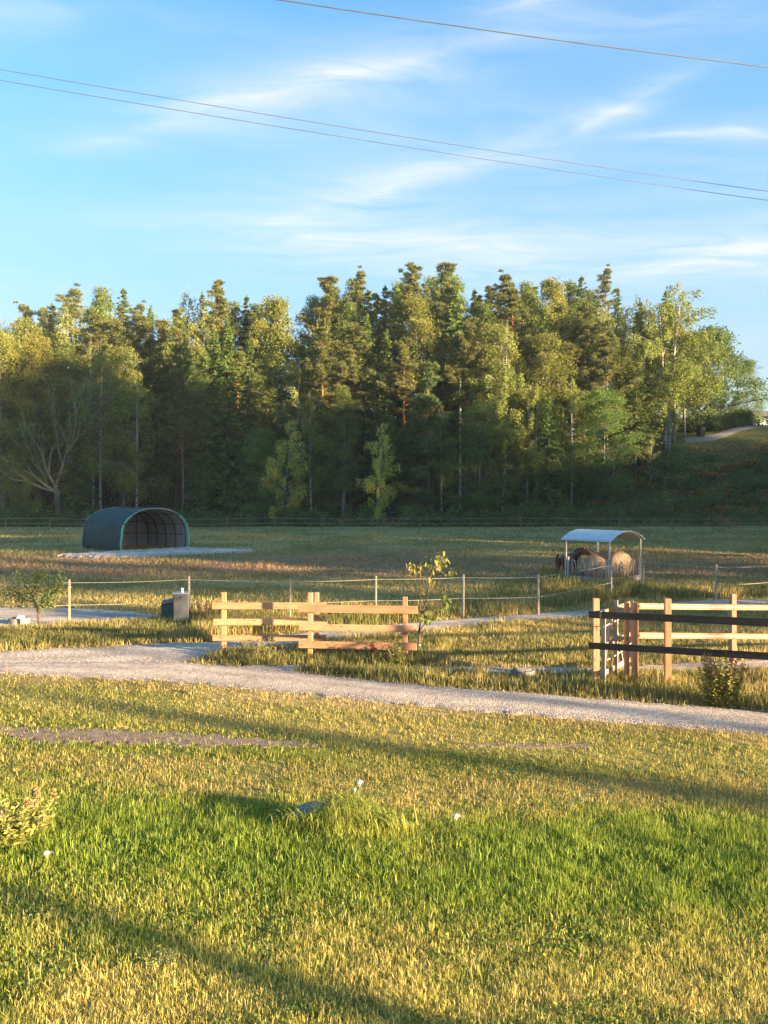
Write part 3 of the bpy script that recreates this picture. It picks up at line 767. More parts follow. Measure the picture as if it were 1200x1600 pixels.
def birch(Ht=20, base=0.30, spread=2.6, stems=1, nb=34, leaf=0.16, dens=1.0, weep=1.0, col=(0.080, 0.098, 0.024), tip=(0.140, 0.145, 0.038)):
    tr = MB(); cr = MB()
    for st in range(stems):
        H1 = Ht * (1 if st == 0 else rng.uniform(0.8, 0.97)); off = rng.normal(0, 0.35, 2) * (stems > 1)
        ln = rng.normal(0, 0.05, 2); ph = rng.uniform(0, 6, 2); am = rng.uniform(0.15, 0.5, 2)
        axis_ = lambda t: np.stack([off[0] + ln[0] * H1 * t + am[0] * np.sin(t * 4 + ph[0]) * t, off[1] + ln[1] * H1 * t + am[1] * np.sin(t * 3.5 + ph[1]) * t], -1)
        zt = np.linspace(0, 1, 14); P = np.concatenate([axis_(zt), (zt * H1 - 0.4 * (1 - zt))[:, None]], 1)
        tr.tube(P, np.maximum(0.012, H1 * 0.0085 * (1 - zt) ** 0.8), 7)
        for b in range(int(nb / stems ** 0.5)):
            t = base + (0.98 - base) * ((b + rng.uniform(0, 1)) / (nb / stems ** 0.5))
            f = (t - base) / (1 - base)
            o = np.append(axis_(np.array(t)), t * H1); a = rng.uniform(0, 2 * np.pi)
            L = spread * (0.45 + 1.1 * math.sin(math.pi * min(1, (f * 0.85 + 0.18)))) * rng.uniform(0.45, 1.05) * (1 - 0.55 * f ** 3)
            s = np.linspace(0, 1, 6); up = rng.uniform(0.5, 1.1)
            Q = o + np.stack([math.cos(a) * s * L * 0.85, math.sin(a) * s * L * 0.85, up * L * s - 0.55 * up * L * s ** 2.2 * weep], -1)
            tr.tube(Q, np.linspace(0.05, 0.008, 6) * (1.1 - 0.7 * f), 3, False)
            for k in range(max(3, int(L * 4.4 * dens))):   # hanging twigs
                s0 = rng.uniform(0.25, 1); q0 = np.array([np.interp(s0, s, Q[:, i]) for i in range(3)])
                hl = rng.uniform(0.5, 2.0) * weep * (0.55 + 0.45 * (1 - f)) + 0.35
                m = max(5, int(hl / 0.085)); u = rng.uniform(0, 1, m)
                dr = np.array([math.cos(a), math.sin(a), 0]) * rng.uniform(0.0, 0.5) + np.append(rng.normal(0, 0.22, 2), 0)
                C = q0 + dr * np.sqrt(u)[:, None] * hl * 0.5 + np.array([0, 0, -1.0]) * (u ** 1.25 * hl * weep)[:, None] + rng.normal(0, 0.10, (m, 3))
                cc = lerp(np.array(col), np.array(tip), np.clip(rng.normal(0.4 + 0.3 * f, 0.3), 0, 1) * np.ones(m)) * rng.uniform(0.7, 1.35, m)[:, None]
                leaves(cr, C, rand_dirs(m) * 0.8 + np.array([0, 0, -0.7]), leaf * rng.uniform(0.7, 1.3, m), leaf * 0.75 * rng.uniform(0.7, 1.3, m), cc)
    return tr, cr, 'bark_birch', 'leaf'

def broadleaf(Ht=17, base=0.22, spread=4.4, nclump=120, leaf=0.22, per=130, col=(0.050, 0.082, 0.020), tip=(0.095, 0.125, 0.032), bark='bark_grey', narrow=1.0):
    tr = MB(); cr = MB()
    zt = np.linspace(0, 1, 9); ph = rng.uniform(0, 6, 2)
    P = np.stack([0.3 * np.sin(zt * 3 + ph[0]) * zt, 0.3 * np.sin(zt * 3 + ph[1]) * zt, zt * Ht * 0.9 - 0.4 * (1 - zt)], -1)
    tr.tube(P, np.maximum(0.03, Ht * 0.016 * (1 - zt * 0.95)), 8)
    for k in range(nclump):
        f = rng.uniform(0, 1) ** 0.85; z = Ht * (base + (1 - base) * f)
        env = spread * (math.sin(math.pi * (0.16 + 0.80 * f)) ** 0.75) * narrow
        a = rng.uniform(0, 2 * np.pi); rr = env * math.sqrt(rng.uniform(0.08, 1.05))
        lump = 0.8 + 0.4 * math.sin(3 * a + ph[0]) * math.sin(5 * f + ph[1])
        c0 = np.array([math.cos(a) * rr * lump, math.sin(a) * rr * lump, z])
        zb = max(base * Ht * 0.6, z - rr * rng.uniform(0.5, 0.9)); tb = min(zb / (Ht * 0.9), 0.97)
        o = np.array([np.interp(tb, zt, P[:, i]) for i in range(3)])
        if k % 2 == 0:
            mid = (o + c0) / 2 + np.array([0, 0, -0.1 * rr]) + rng.normal(0, 0.15, 3)
            tr.tube([o, mid, c0], [0.02 + 0.012 * rr, 0.02 + 0.006 * rr, 0.012], 4, False)
        r = rng.uniform(0.30, 0.95) * spread / 4.4 + 0.15; n = int(per * rng.uniform(0.6, 1.2))
        dv = rand_dirs(n); C = c0 + dv * np.array([1.15, 1.15, 0.75]) * r * (rng.uniform(0, 1, n) ** 0.45)[:, None]
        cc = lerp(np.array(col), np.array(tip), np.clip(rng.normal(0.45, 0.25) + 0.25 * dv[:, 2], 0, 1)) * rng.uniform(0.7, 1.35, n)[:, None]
        leaves(cr, C, dv * 0.7 + rand_dirs(n) * 0.6 + np.array([0, 0, -0.25]), leaf * rng.uniform(0.6, 1.3, n), leaf * 0.8 * rng.uniform(0.6, 1.3, n), cc)
    return tr, cr, bark, 'leaf'

def bare_tree(Ht=15):
    tr = MB(); cr = MB()
    def grow(p, dv, L, r, lev):
        q = p + dv * L; md = (p + q) / 2 + rng.normal(0, 0.05 * L, 3)
        (tr if lev < 2 else cr).tube([p, md, q], [r, r * 0.8, r * 0.6], 5 if lev < 2 else 3, False, None if lev < 2 else (0.15, 0.135, 0.115))
        if lev >= 5: return
        for k in range(int(rng.integers(2, 4)) + (lev < 2)):
            d2 = unit(dv + rng.normal(0, 0.36, 3) + np.array([0, 0, 0.25])); grow(q if k < 2 else md, d2, L * rng.uniform(0.62, 0.86), r * 0.58, lev + 1)
    grow(np.array([0, 0, -0.4]), np.array([0.02, 0, 1.0]), Ht * 0.2, Ht * 0.015, 0)
    V = np.vstack(cr.v); idx = rng.integers(0, len(V), 2600)
    leaves(cr, V[idx] + rng.normal(0, 0.15, (2600, 3)), rand_dirs(2600), 0.17, 0.13, jitcol((0.085, 0.10, 0.030), 2600))
    zmax = V[:, 2].max(); s = Ht / zmax
    for m in (tr, cr): m.v = [v * np.array([s, s, s]) for v in m.v]
    return tr, cr, 'bark_grey', 'leaf'

PROTO = {}
def proto(key, res, Ht):
    tr, cr, bk, lf = res
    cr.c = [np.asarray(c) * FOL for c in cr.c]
    PROTO[key] = (tr.mesh('trunk', M[bk], True), cr.mesh('crown', M[lf]), Ht)
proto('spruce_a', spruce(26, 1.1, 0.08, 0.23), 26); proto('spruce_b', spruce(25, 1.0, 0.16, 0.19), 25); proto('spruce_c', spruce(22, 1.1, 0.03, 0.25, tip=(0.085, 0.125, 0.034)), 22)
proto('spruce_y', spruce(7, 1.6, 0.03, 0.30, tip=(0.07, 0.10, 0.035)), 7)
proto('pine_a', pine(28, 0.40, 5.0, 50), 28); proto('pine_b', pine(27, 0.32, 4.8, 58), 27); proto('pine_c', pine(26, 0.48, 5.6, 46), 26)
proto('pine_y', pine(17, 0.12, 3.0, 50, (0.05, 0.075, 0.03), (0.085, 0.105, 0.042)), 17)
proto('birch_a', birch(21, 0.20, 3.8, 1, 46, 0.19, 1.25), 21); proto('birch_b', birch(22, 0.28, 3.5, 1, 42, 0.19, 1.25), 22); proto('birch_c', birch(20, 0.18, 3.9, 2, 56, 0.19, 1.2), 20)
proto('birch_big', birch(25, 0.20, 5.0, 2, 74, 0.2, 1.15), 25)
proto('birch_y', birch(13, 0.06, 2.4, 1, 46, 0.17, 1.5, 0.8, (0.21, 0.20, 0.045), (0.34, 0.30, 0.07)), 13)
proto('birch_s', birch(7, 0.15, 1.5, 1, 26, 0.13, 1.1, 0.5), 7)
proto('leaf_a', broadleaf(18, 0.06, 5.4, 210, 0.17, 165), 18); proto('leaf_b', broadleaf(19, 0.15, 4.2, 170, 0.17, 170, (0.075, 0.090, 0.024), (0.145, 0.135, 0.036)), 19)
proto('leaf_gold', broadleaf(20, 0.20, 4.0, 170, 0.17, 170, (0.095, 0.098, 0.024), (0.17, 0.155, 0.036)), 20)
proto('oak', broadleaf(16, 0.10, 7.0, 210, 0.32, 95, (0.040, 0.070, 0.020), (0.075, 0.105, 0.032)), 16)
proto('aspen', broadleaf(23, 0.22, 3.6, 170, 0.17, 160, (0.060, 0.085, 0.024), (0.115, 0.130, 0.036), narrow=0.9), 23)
proto('bare', bare_tree(15), 15)

TREES = []
def tree(name, key, loc, Ht, label, group=None, wid=1.0, cat='tree'):
    tm, cm, h0 = PROTO[key]
    r = thing(name, label, cat, loc, random.uniform(0, 6.28), group)
    s = Ht / h0; sw = s ** 0.6 * wid if s > 0.6 else s * wid
    r.scale = (sw, sw, s)
    ob('trunk', tm, r); ob('crown', cm, r)
    TREES.append(r)
    return r
NAME = {'spruce': 'spruce_tree', 'pine': 'pine_tree', 'birch': 'birch_tree', 'leaf': 'broadleaf_tree', 'oak': 'oak_tree', 'aspen': 'aspen_tree', 'bare': 'broadleaf_tree'}
def tree_px(px, top, key, d, label, group=None, wid=1.0, low=0.0):
    x = (px - CX) / F * d; zt = H - (top - HY) / F * d; zb = gz(x, d) - low
    return tree(NAME[key.split('_')[0]], key, (x, d, zb), zt - zb, label, group, wid)

# the trees one can pick out in the photograph: trunk column, row of the top, kind, distance, label
PICK = [
 (4, 520, 'leaf_gold', 103, 'golden topped broadleaf tree cut by the left edge of the frame', 1),
 (60, 527, 'leaf_gold', 104, 'round golden topped tree behind the half bare tree at the far left', 1),
 (88, 585, 'bare', 101, 'half bare grey tree with fanned twigs left of the tunnel shelter', 1.15),
 (38, 668, 'leaf_a', 100.5, 'low dark green bushy tree at the left forest edge', 0.8),
 (158, 535, 'birch_b', 103, 'tall birch with a lit yellow tip above the tunnel shelter', 1.1),
 (213, 588, 'birch_a', 101, 'drooping birch right above the tunnel shelter, pale slanting trunk', 1.15),
 (277, 483, 'pine_b', 110, 'narrow pine with golden lit branches left of the bright green spruce', 0.8),
 (320, 553, 'aspen', 104, 'slim pale green tree beside the bright green spruce tip', 0.9),
 (353, 512, 'spruce_c', 103, 'spruce with the bright green sunlit tip left of centre', 0.9),
 (387, 519, 'spruce_b', 102.5, 'thin spruce with sparse side branches just right of the bright green spruce', 0.8),
 (285, 600, 'pine_c', 101.5, 'pine with red trunk right of the tunnel shelter', 0.75),
 (40, 476, 'pine_a', 118, 'leftmost pine standing up against the sky', 1),
 (115, 452, 'pine_a', 116, 'tall warm lit pine on the skyline above the half bare tree', 1.1),
 (160, 453, 'aspen', 117, 'feathery pale tree on the skyline right of the leftmost tall pines', 1),
 (195, 450, 'spruce_a', 117, 'dark pointed spruce on the left skyline', 1),
 (232, 478, 'spruce_b', 118, 'lower dark spruce in the skyline dip on the left', 1),
 (290, 450, 'birch_b', 117, 'light green birch top on the skyline left of the golden pine', 1),
 (340, 440, 'pine_b', 115, 'golden lit pine on the left skyline, taller than its neighbours', 1),
 (384, 462, 'spruce_a', 118, 'dark spruce on the skyline beside the golden pine', 0.9),
 (428, 468, 'leaf_b', 114, 'rounded yellow green tree at the dip in the middle skyline', 1),
 (437, 651, 'birch_y', 99.5, 'young weeping yellow birch at the forest edge, left of the two', 1.15),
 (585, 655, 'birch_y', 99.7, 'young yellow green birch at the forest edge, right of the two', 0.9),
 (486, 608, 'birch_a', 101.5, 'slender birch between the two young yellow birches, nearer the left one', 0.8),
 (536, 606, 'aspen', 102, 'loose green tree between the two young yellow birches, nearer the right one', 0.9),
 (570, 490, 'spruce_c', 108, 'spruce with a yellow lit tip above the right young birch', 0.9),
 (510, 433, 'pine_b', 116, 'broad warm pine on the skyline left of centre', 1.15),
 (563, 424, 'pine_a', 119, 'narrow pine top just right of the broad warm pine', 0.75),
 (600, 446, 'spruce_a', 120, 'dark spruce top in the middle of the skyline', 0.9),
 (645, 415, 'pine_c', 119, 'airy wide pine crown high on the skyline in the middle', 1),
 (652, 466, 'leaf_b', 111, 'yellow green lit crown below the airy wide pine', 0.85),
 (700, 412, 'pine_b', 113, 'tallest golden lit pine in the middle of the forest', 1.05),
 (742, 452, 'spruce_a', 121, 'dark spruce right behind the tallest golden pine', 0.9),
 (728, 505, 'pine_c', 106, 'lit pine with an orange trunk in front of the tallest pine', 0.8),
 (672, 570, 'pine_y', 102, 'bushy young pine with red stem at the forest edge', 1),
 (690, 628, 'birch_b', 101, 'thin pale trunked birch right of the bushy young pine', 0.6),
 (790, 430, 'pine_a', 117, 'golden lit pine on the skyline right of the tallest pine', 1),
 (822, 444, 'aspen', 121, 'pale leafy top between the golden pines on the right skyline', 0.9),
 (862, 440, 'leaf_gold', 117, 'wide golden green crown on the right skyline', 0.95),
 (852, 478, 'spruce_c', 110, 'spruce with golden lit flanks right of centre', 0.95),
 (912, 476, 'pine_c', 109, 'golden pine with dense lit tufts left of the big birch', 0.95),
 (908, 432, 'spruce_a', 121, 'spruce top on the skyline above the tufted golden pine', 1),
 (948, 420, 'pine_a', 122, 'thin pine top, the highest on the right skyline', 0.7),
 (785, 500, 'birch_b', 104, 'tall birch with long bare white stem right of the orange pine', 1.1),
 (828, 590, 'birch_c', 102, 'twin stemmed dark birch at the forest edge right of centre', 0.95),
 (893, 588, 'birch_a', 104, 'birch with a bright yellow lit crown at the foot of the slope', 1.0),
 (1003, 478, 'birch_b', 112, 'slim birch in front of the big drooping birch', 1.0),
 (1042, 432, 'birch_big', 113, 'big drooping birch at the right end of the forest', 1.35),
 (1070, 462, 'birch_a', 116, 'drooping birch crown just right of the big birch', 1.2),
 (1107, 515, 'oak', 127, 'dark round oak right of the big birch', 1.0),
 (1168, 562, 'leaf_a', 140, 'dark tree at the right edge against the sky', 0.9),
 (1150, 618, 'leaf_a', 126, 'low bright green tree beside the hill road', 0.8),
 (957, 700, 'birch_s', 103, 'small birch alone at the foot of the slope', 1.3),
 (1018, 672, 'birch_s', 106, 'thin young birch in front of the big birch trunks', 1.0),
 (1110, 706, 'birch_s', 110, 'thin sapling on the open slope below the hill road', 0.8),
]
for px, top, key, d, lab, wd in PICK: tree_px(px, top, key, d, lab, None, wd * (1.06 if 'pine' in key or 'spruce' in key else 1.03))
SKY = np.array([(-260, 500), (0, 490), (50, 490), (110, 462), (190, 462), (240, 482), (290, 465), (345, 450), (400, 475), (470, 495), (510, 445), (560, 436), (600, 445), (645, 425), (700, 425), (740, 460), (790, 440), (840, 446), (905, 440), (950, 436), (1000, 452), (1050, 445), (1085, 480), (1110, 540), (1150, 585), (1260, 600), (1400, 600)], float)
FILL = ['spruce_a', 'spruce_b', 'aspen', 'spruce_c', 'birch_a', 'pine_b', 'aspen', 'birch_a', 'pine_a', 'leaf_b']
PLACES = [(-999, -20, 'past the left edge of the frame'), (-20, 35, 'at the far left edge of the frame'), (35, 75, 'behind the round golden tree'), (75, 125, 'behind the half bare tree'),
          (125, 165, 'above the left half of the tunnel shelter'), (165, 212, 'above the middle of the tunnel shelter'), (212, 262, 'above the mouth of the tunnel shelter'), (262, 305, 'right of the tunnel shelter'),
          (305, 340, 'just left of the bright green spruce'), (340, 375, 'behind the bright green spruce'), (375, 412, 'right of the bright green spruce'), (412, 455, 'above the left young yellow birch'),
          (455, 500, 'right of the left young yellow birch'), (500, 545, 'midway between the two young yellow birches'), (545, 600, 'above the right young birch'), (600, 645, 'right of the right young birch'),
          (645, 685, 'above the bushy young pine'), (685, 725, 'beside the pale mast'), (725, 770, 'right of the orange trunked pine'), (770, 812, 'around the long stemmed white birch'),
          (812, 860, 'above the twin stemmed birch'), (860, 905, 'above the left end of the hay feeder'), (905, 950, 'above the middle of the hay feeder'), (950, 1000, 'left of the big drooping birch'),
          (1000, 1070, 'behind the big drooping birch'), (1070, 1125, 'behind the oak'), (1125, 1180, 'behind the wheelie bin'), (1180, 1260, 'at the right edge of the frame'), (1260, 2000, 'past the right edge of the frame')]
KINDW = {'spruce': 'spruce', 'pine': 'pine', 'birch': 'birch', 'leaf': 'leafy tree', 'oak': 'round oak', 'aspen': 'slim aspen'}
def fill_row(d0, xs_, lo, hi, label, group, keys=FILL):
    for i, px in enumerate(xs_):
        px = px + random.uniform(-9, 9); d = d0 + random.uniform(-2.5, 2.5)
        top = np.interp(px, SKY[:, 0], SKY[:, 1]) + random.uniform(lo, hi); key = random.choice(keys)
        where = [w for a, b, w in PLACES if a <= px < b][0]
        tree_px(px, top, key, d, label.format(KINDW[key.split('_')[0]]) + ' ' + where, group, random.uniform(0.9, 1.2))
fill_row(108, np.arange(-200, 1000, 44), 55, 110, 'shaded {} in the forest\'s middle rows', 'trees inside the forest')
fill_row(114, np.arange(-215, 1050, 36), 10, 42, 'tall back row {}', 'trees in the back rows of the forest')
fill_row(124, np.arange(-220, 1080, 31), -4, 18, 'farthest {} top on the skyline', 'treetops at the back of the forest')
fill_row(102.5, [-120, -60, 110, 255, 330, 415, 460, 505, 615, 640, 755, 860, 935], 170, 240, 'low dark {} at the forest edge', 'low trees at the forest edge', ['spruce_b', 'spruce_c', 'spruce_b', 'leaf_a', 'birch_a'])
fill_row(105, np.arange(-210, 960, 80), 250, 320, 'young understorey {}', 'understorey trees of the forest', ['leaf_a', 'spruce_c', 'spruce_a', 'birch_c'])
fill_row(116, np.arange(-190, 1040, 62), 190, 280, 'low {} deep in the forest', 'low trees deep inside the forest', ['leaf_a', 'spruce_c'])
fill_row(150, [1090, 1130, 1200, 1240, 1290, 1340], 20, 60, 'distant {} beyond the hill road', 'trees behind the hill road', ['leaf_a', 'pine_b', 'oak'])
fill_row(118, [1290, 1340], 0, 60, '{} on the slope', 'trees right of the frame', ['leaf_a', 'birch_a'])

# ------------------------------------------------------------------ unseen wood added right of the field to shade paddock and lower forest
def shade_wood():
    S = np.array((math.sin(SUN_AZ), math.cos(SUN_AZ)))        # towards the sun
    L = np.array((-S[1], S[0])) * (1 if -S[1] > 0 else -1)    # across the light
    root = bpy.data.objects.new('added_shade_wood', None); COL.objects.link(root)
    tag(root, 'unseen wood added right of the field to shade it', 'wood', kind='stuff')
    for row, us in enumerate(((19, 6.2), (26, 10.0), None, None)):
        if us is None: continue
        u0, step = us; v = 25 + row * 1.0
        while v < 150:
            u = max(u0, 0.127 * v + 13 + (row % 3) * 7) + random.uniform(-2, 2)
            p = S * u + L * v
            v += step * random.uniform(0.75, 1.2)
            if v > 98 and random.random() < 0.4: continue
            zg = gz(p[0], p[1]); need = max(6.0, np.interp(v, [20, 30, 45, 60, 78, 100, 117, 150], [15, 18, 28, 37, 40, 31, 25, 24]) - zg) * random.uniform(0.84, 1.06) * (0.5 if row == 3 else 1.0)
            tm, cm, h0 = PROTO[random.choice(['spruce_a', 'spruce_c', 'leaf_a', 'aspen', 'oak'] if row < 3 else ['leaf_a', 'spruce_c'])]
            sc_ = need / h0; sw = max(sc_, 0.8) ** 0.6 * random.uniform(1.0, 1.3); rz = random.uniform(0, 6.28)
            for nm, me in (('trunk', tm), ('crown', cm)):
                o = ob(nm, me, root); o.location = (p[0], p[1], zg); o.rotation_euler = (0, 0, rz); o.scale = (sw, sw, sc_)
shade_wood()

# ------------------------------------------------------------------ undergrowth: bushes at the forest edge and on the slope
def bush_mesh(kind):
    cr = MB()
    if kind == 'fine':      # broom and juniper like, upright blue-green shoots
        for k in range(70):
            a = rng.uniform(0, 6.28); r = rng.uniform(0, 0.9) ** 0.7; o = np.array([math.cos(a) * r * 0.8, math.sin(a) * r * 0.8, 0])
            dv = unit(np.array([math.cos(a) * r * 0.6, math.sin(a) * r * 0.6, 1.0])); hh = rng.uniform(0.6, 1.25) * (1.1 - 0.4 * r)
            m = 26; u = rng.uniform(0.05, 1, m); C = o + dv * (u * hh)[:, None] + rng.normal(0, 0.05, (m, 3))
            spikes(cr, C, rand_dirs(m) * 0.7 + dv, rng.uniform(0.10, 0.24, m), 0.045, jitcol((0.090, 0.108, 0.046), m, 0.4))
    elif kind == 'leafy':
        for k in range(26):
            c0 = np.array([rng.normal(0, 0.5), rng.normal(0, 0.5), rng.uniform(0.15, 1.0)]); m = 60
            leaves(cr, c0 + rand_dirs(m) * 0.3 * rng.uniform(0.2, 1, m)[:, None], rand_dirs(m), rng.uniform(0.08, 0.17, m), 0.10, jitcol((0.075, 0.098, 0.030), m, 0.35))
    elif kind == 'fern':    # bracken going brown
        for k in range(34):
            a = rng.uniform(0, 6.28); L = rng.uniform(0.6, 1.1); o = np.array([rng.normal(0, 0.25), rng.normal(0, 0.25), 0]); m = 30
            u = np.linspace(0.1, 1, m); ctr = o + np.stack([math.cos(a) * u * L * 0.8, math.sin(a) * u * L * 0.8, 0.75 * L * np.sin(u * 2.0)], -1)
            sd_ = np.array([-math.sin(a), math.cos(a), 0]) * np.where(np.arange(m) % 2, 1, -1)[:, None]
            c = lerp((0.20, 0.10, 0.04), (0.26, 0.19, 0.06), np.full(m, rng.uniform(0, 1)))
            leaves(cr, ctr, sd_ + np.array([math.cos(a), math.sin(a), -0.3]) * 0.5, 0.30 * (1.05 - u) + 0.06, 0.10, c * rng.uniform(0.7, 1.3, m)[:, None])
    cr.c = [np.asarray(c) * FOL for c in cr.c]
    return cr.mesh('bush', M['leaf'])
BUSH = {k: bush_mesh(k) for k in ('fine', 'leafy', 'fern')}
BUSHLAB = {'fine': ('low bluish green broom bush', 'broom bushes on the slope', 'broom_bush'),
           'leafy': ('low leafy green bush', 'leafy bushes at the forest foot', 'leafy_bush'),
           'fern': ('low brown bracken clump', 'bracken clumps on the slope', 'bracken_clump')}
def bush(kind, x, d, size, tall=1.0):
    lab, grp, nm = BUSHLAB[kind]; px = CX + F * x / d
    lab = lab + ' ' + [w for a, b, w in PLACES if a <= px < b][0].replace('behind', 'in front of').replace('around', 'in front of')
    o = ob(nm, BUSH[kind]); o.location = (x, d, gz(x, d) - 0.08); o.rotation_euler = (0, 0, random.uniform(0, 6.28)); o.scale = (size, size, size * tall)
    return tag(o, lab, {'fine': 'bush', 'leafy': 'bush', 'fern': 'fern'}[kind], grp)
def scatter(kind, n, pxr, dr, sr, tall=1.0, cond=None):
    k = 0
    while k < n:
        px = random.uniform(*pxr); d = random.uniform(*dr); x = (px - CX) / F * d
        if cond and not cond(px, d): continue
        bush(kind, x, d, random.uniform(*sr), tall * random.uniform(0.8, 1.25)); k += 1
hillside = lambda px, d: (px > 760 + 3.0 * (d - 97)) or px < 760
scatter('fine', 70, (860, 1330), (98, 118), (0.9, 2.0), 1.0, lambda px, d: px > 860 + 5 * (d - 98) and not (px > 1030 and d > 108.5))
scatter('fine', 28, (640, 1000), (97.5, 101), (1.0, 1.9))
scatter('fern', 80, (880, 1330), (98, 119), (0.9, 1.6), 0.8, lambda px, d: px > 900 + 3 * (d - 98) and not (px > 1030 and d > 110))
scatter('fern', 22, (-100, 900), (97.5, 102), (0.8, 1.4), 0.8)
scatter('leafy', 75, (-200, 980), (97.0, 101.5), (1.1, 2.6), 0.9)
scatter('leafy', 45, (900, 1330), (97.5, 112), (0.9, 1.9), 0.8)
scatter('leafy', 26, (930, 1150), (121, 127), (2.0, 3.2), 0.9)
def undergrowth():
    mb = MB(); N = 60000
    px = np.where(rng.uniform(0, 1, N) < 0.4, rng.uniform(820, 1380, N), rng.uniform(-180, 1380, N)); d = 96.5 + 26 * rng.uniform(0, 1, N) ** 1.2; x = (px - CX) / F * d
    k = ~((px > 1050) & (d > 113.5)); px, d, x = px[k], d[k], x[k]; N = len(x)
    n1 = fbm(x * 0.16, d * 0.16, 201, 3); n2 = fbm(x * 0.5, d * 0.5, 211, 2)
    col = lerp((0.065, 0.082, 0.030), (0.14, 0.085, 0.038), sstep(0.48, 0.66, n1)); col = lerp(col, (0.16, 0.135, 0.050), 0.6 * sstep(0.55, 0.8, n2))
    C = np.stack([x, d, G(x, d) + rng.uniform(0, 0.55, N) * (0.4 + n2)], -1)
    leaves(mb, C, rand_dirs(N) + np.array([0, 0, 0.4]), rng.uniform(0.18, 0.42, N), rng.uniform(0.10, 0.22, N), col * rng.uniform(0.6, 1.5, N)[:, None] * FOL * 1.3)
    o = mb.obj('undergrowth', M['leaf']); tag(o, 'low bracken and bilberry growth on the forest slope', 'undergrowth', kind='stuff')
undergrowth()

# ------------------------------------------------------------------ fences
def post_mesh(w, h, t=None, bev=0.008):
    b = MB(); b.box((w, t or w, h + 0.3), (0, 0, h / 2 - 0.15), bev=bev); return b
def rail_obj(parent, p, q, w, h, mat, bev=0.006, name='rail', up=(0, 0, 1)):
    """a board with its own local axes, so the grain runs along it"""
    p = Vector(p); q = Vector(q); d = q - p; L = d.length; d.normalize()
    side = Vector(up).cross(d).normalized(); u2 = d.cross(side).normalized()
    b = MB(); b.box((L, w, h), bev=bev); o = b.obj(name, mat, parent)
    base = parent.matrix_basis if parent else Matrix()
    o.matrix_local = base.inverted() @ (Matrix.Translation((p + q) / 2) @ Matrix((d, side, u2)).transposed().to_4x4())
    return o
def post_obj(parent, p, w, h, mat, rz=0, t=None, name='post'):
    """post: built lying along x so the grain follows its length, then stood up"""
    o = rail_obj(parent, (p[0], p[1], p[2] - 0.25), (p[0], p[1], p[2] + h), w, t or w, mat, 0.006, name, up=(math.cos(rz), math.sin(rz), 0))
    return o

def timber_panel(pa, pb, ht_a, ht_b, ext, levels, label):
    """two posts and three boards nailed to their viewer side"""
    A = W(*pa); B = W(*pb)
    t = thing('timber_fence', label, 'fence', (A + B) / 2)
    bpy.context.view_layer.update()
    d = (B - A); d.z = 0; rz = math.atan2(d.y, d.x); d.normalize(); nrm = Vector((d.y, -d.x, 0))
    if nrm.y > 0: nrm = -nrm
    post_obj(t, A, 0.105, ht_a, M['timber_new'], rz); post_obj(t, B, 0.105, ht_b, M['timber_new'], rz)
    for i, (z, hb, da, db) in enumerate(levels):
        p = A - d * (ext[0] + random.uniform(-.02, .02)) + nrm * 0.077; q = B + d * (ext[1] + random.uniform(-.02, .02)) + nrm * 0.077
        p.z = A.z + z + da; q.z = B.z + z + db
        rail_obj(t, p, q, 0.045, hb, M['timber_new'])
    return t
timber_panel((350, 1022), (495, 1022), 1.46, 1.46, (0.25, 0.24), [(1.15, 0.155, 0, 0), (0.77, 0.15, 0, 0), (0.395, 0.14, 0, 0)], 'farther new timber fence panel by the gravel road, left of the other')
timber_panel((485, 1031), (633, 1034), 1.53, 1.46, (0.25, 0.27), [(1.18, 0.175, 0, 0), (0.755, 0.15, 0, 0), (0.36, 0.16, 0, 0)], 'nearer new timber fence panel beside the staked sapling')

def sag(p, q, s, n=9):
    p = Vector(p); q = Vector(q)
    return [p.lerp(q, k / (n - 1)) - Vector((0, 0, s * 4 * (k / (n - 1)) * (1 - k / (n - 1)))) for k in range(n)]
def tape_fence(name, label, posts, pw, mat, tapes, tw, s, round_=True):
    t = thing(name, label, 'fence', posts[0][0]); bpy.context.view_layer.update()
    o = t.location
    for p, h in posts:
        b = MB()
        if round_: b.tube([p - o - Vector((0, 0, 0.3)), p - o + Vector((0, 0, h - 0.01)), p - o + Vector((0, 0, h))], [pw / 2, pw / 2, pw / 2.6], 8)
        else: b.box((pw, pw, h + 0.3), tuple(p - o + Vector((0, 0, h / 2 - 0.15))), bev=0.006)
        b.obj('post', mat, t, False)
    for f in tapes:
        for (p, h), (q, g) in zip(posts, posts[1:]):
            b = MB(); b.tube(sag(p - o + Vector((0, -pw / 2 - 0.01, h * f)), q - o + Vector((0, -pw / 2 - 0.01, g * f)), s * random.uniform(0.6, 1.4)), tw / 2, 4); b.obj('tape', M['tape'], t)
    return t
def gp(px, d): x = (px - CX) / F * d; return Vector((x, d, gz(x, d)))
def by_top(px, top, h): # distance at which a post of height h on flat ground reaches row top
    return gp(px, (H - h) * F / (top - HY))
far = [(gp(px, 87.5 + 0.4 * math.sin(px)), 1.4 + random.uniform(-.06, .06)) for px in (-135, -62, 9, 78, 147, 215, 283, 354, 429, 503, 580, 656, 735, 814, 886, 968, 1051, 1139, 1228, 1310)]
tape_fence('paddock_fence', 'long low post and tape fence along the forest foot', far, 0.13, M['timber_pale'], (0.90, 0.48), 0.034, 0.02)
mid = [(gp(-90, 21.2), 1.3), (W(108, 978), 1.34), (W(295, 972), 1.36), (by_top(453, 903, 1.33), 1.33), (by_top(587, 900, 1.33), 1.33), (by_top(724, 897, 1.33), 1.33), (by_top(841, 897, 1.3), 1.3), (by_top(955, 879, 1.33), 1.33)]
tape_fence('paddock_fence', 'post and white rope fence behind the timber panels and the cabinet', mid, 0.075, M['timber_grey'], (0.93, 0.45), 0.013, 0.02)
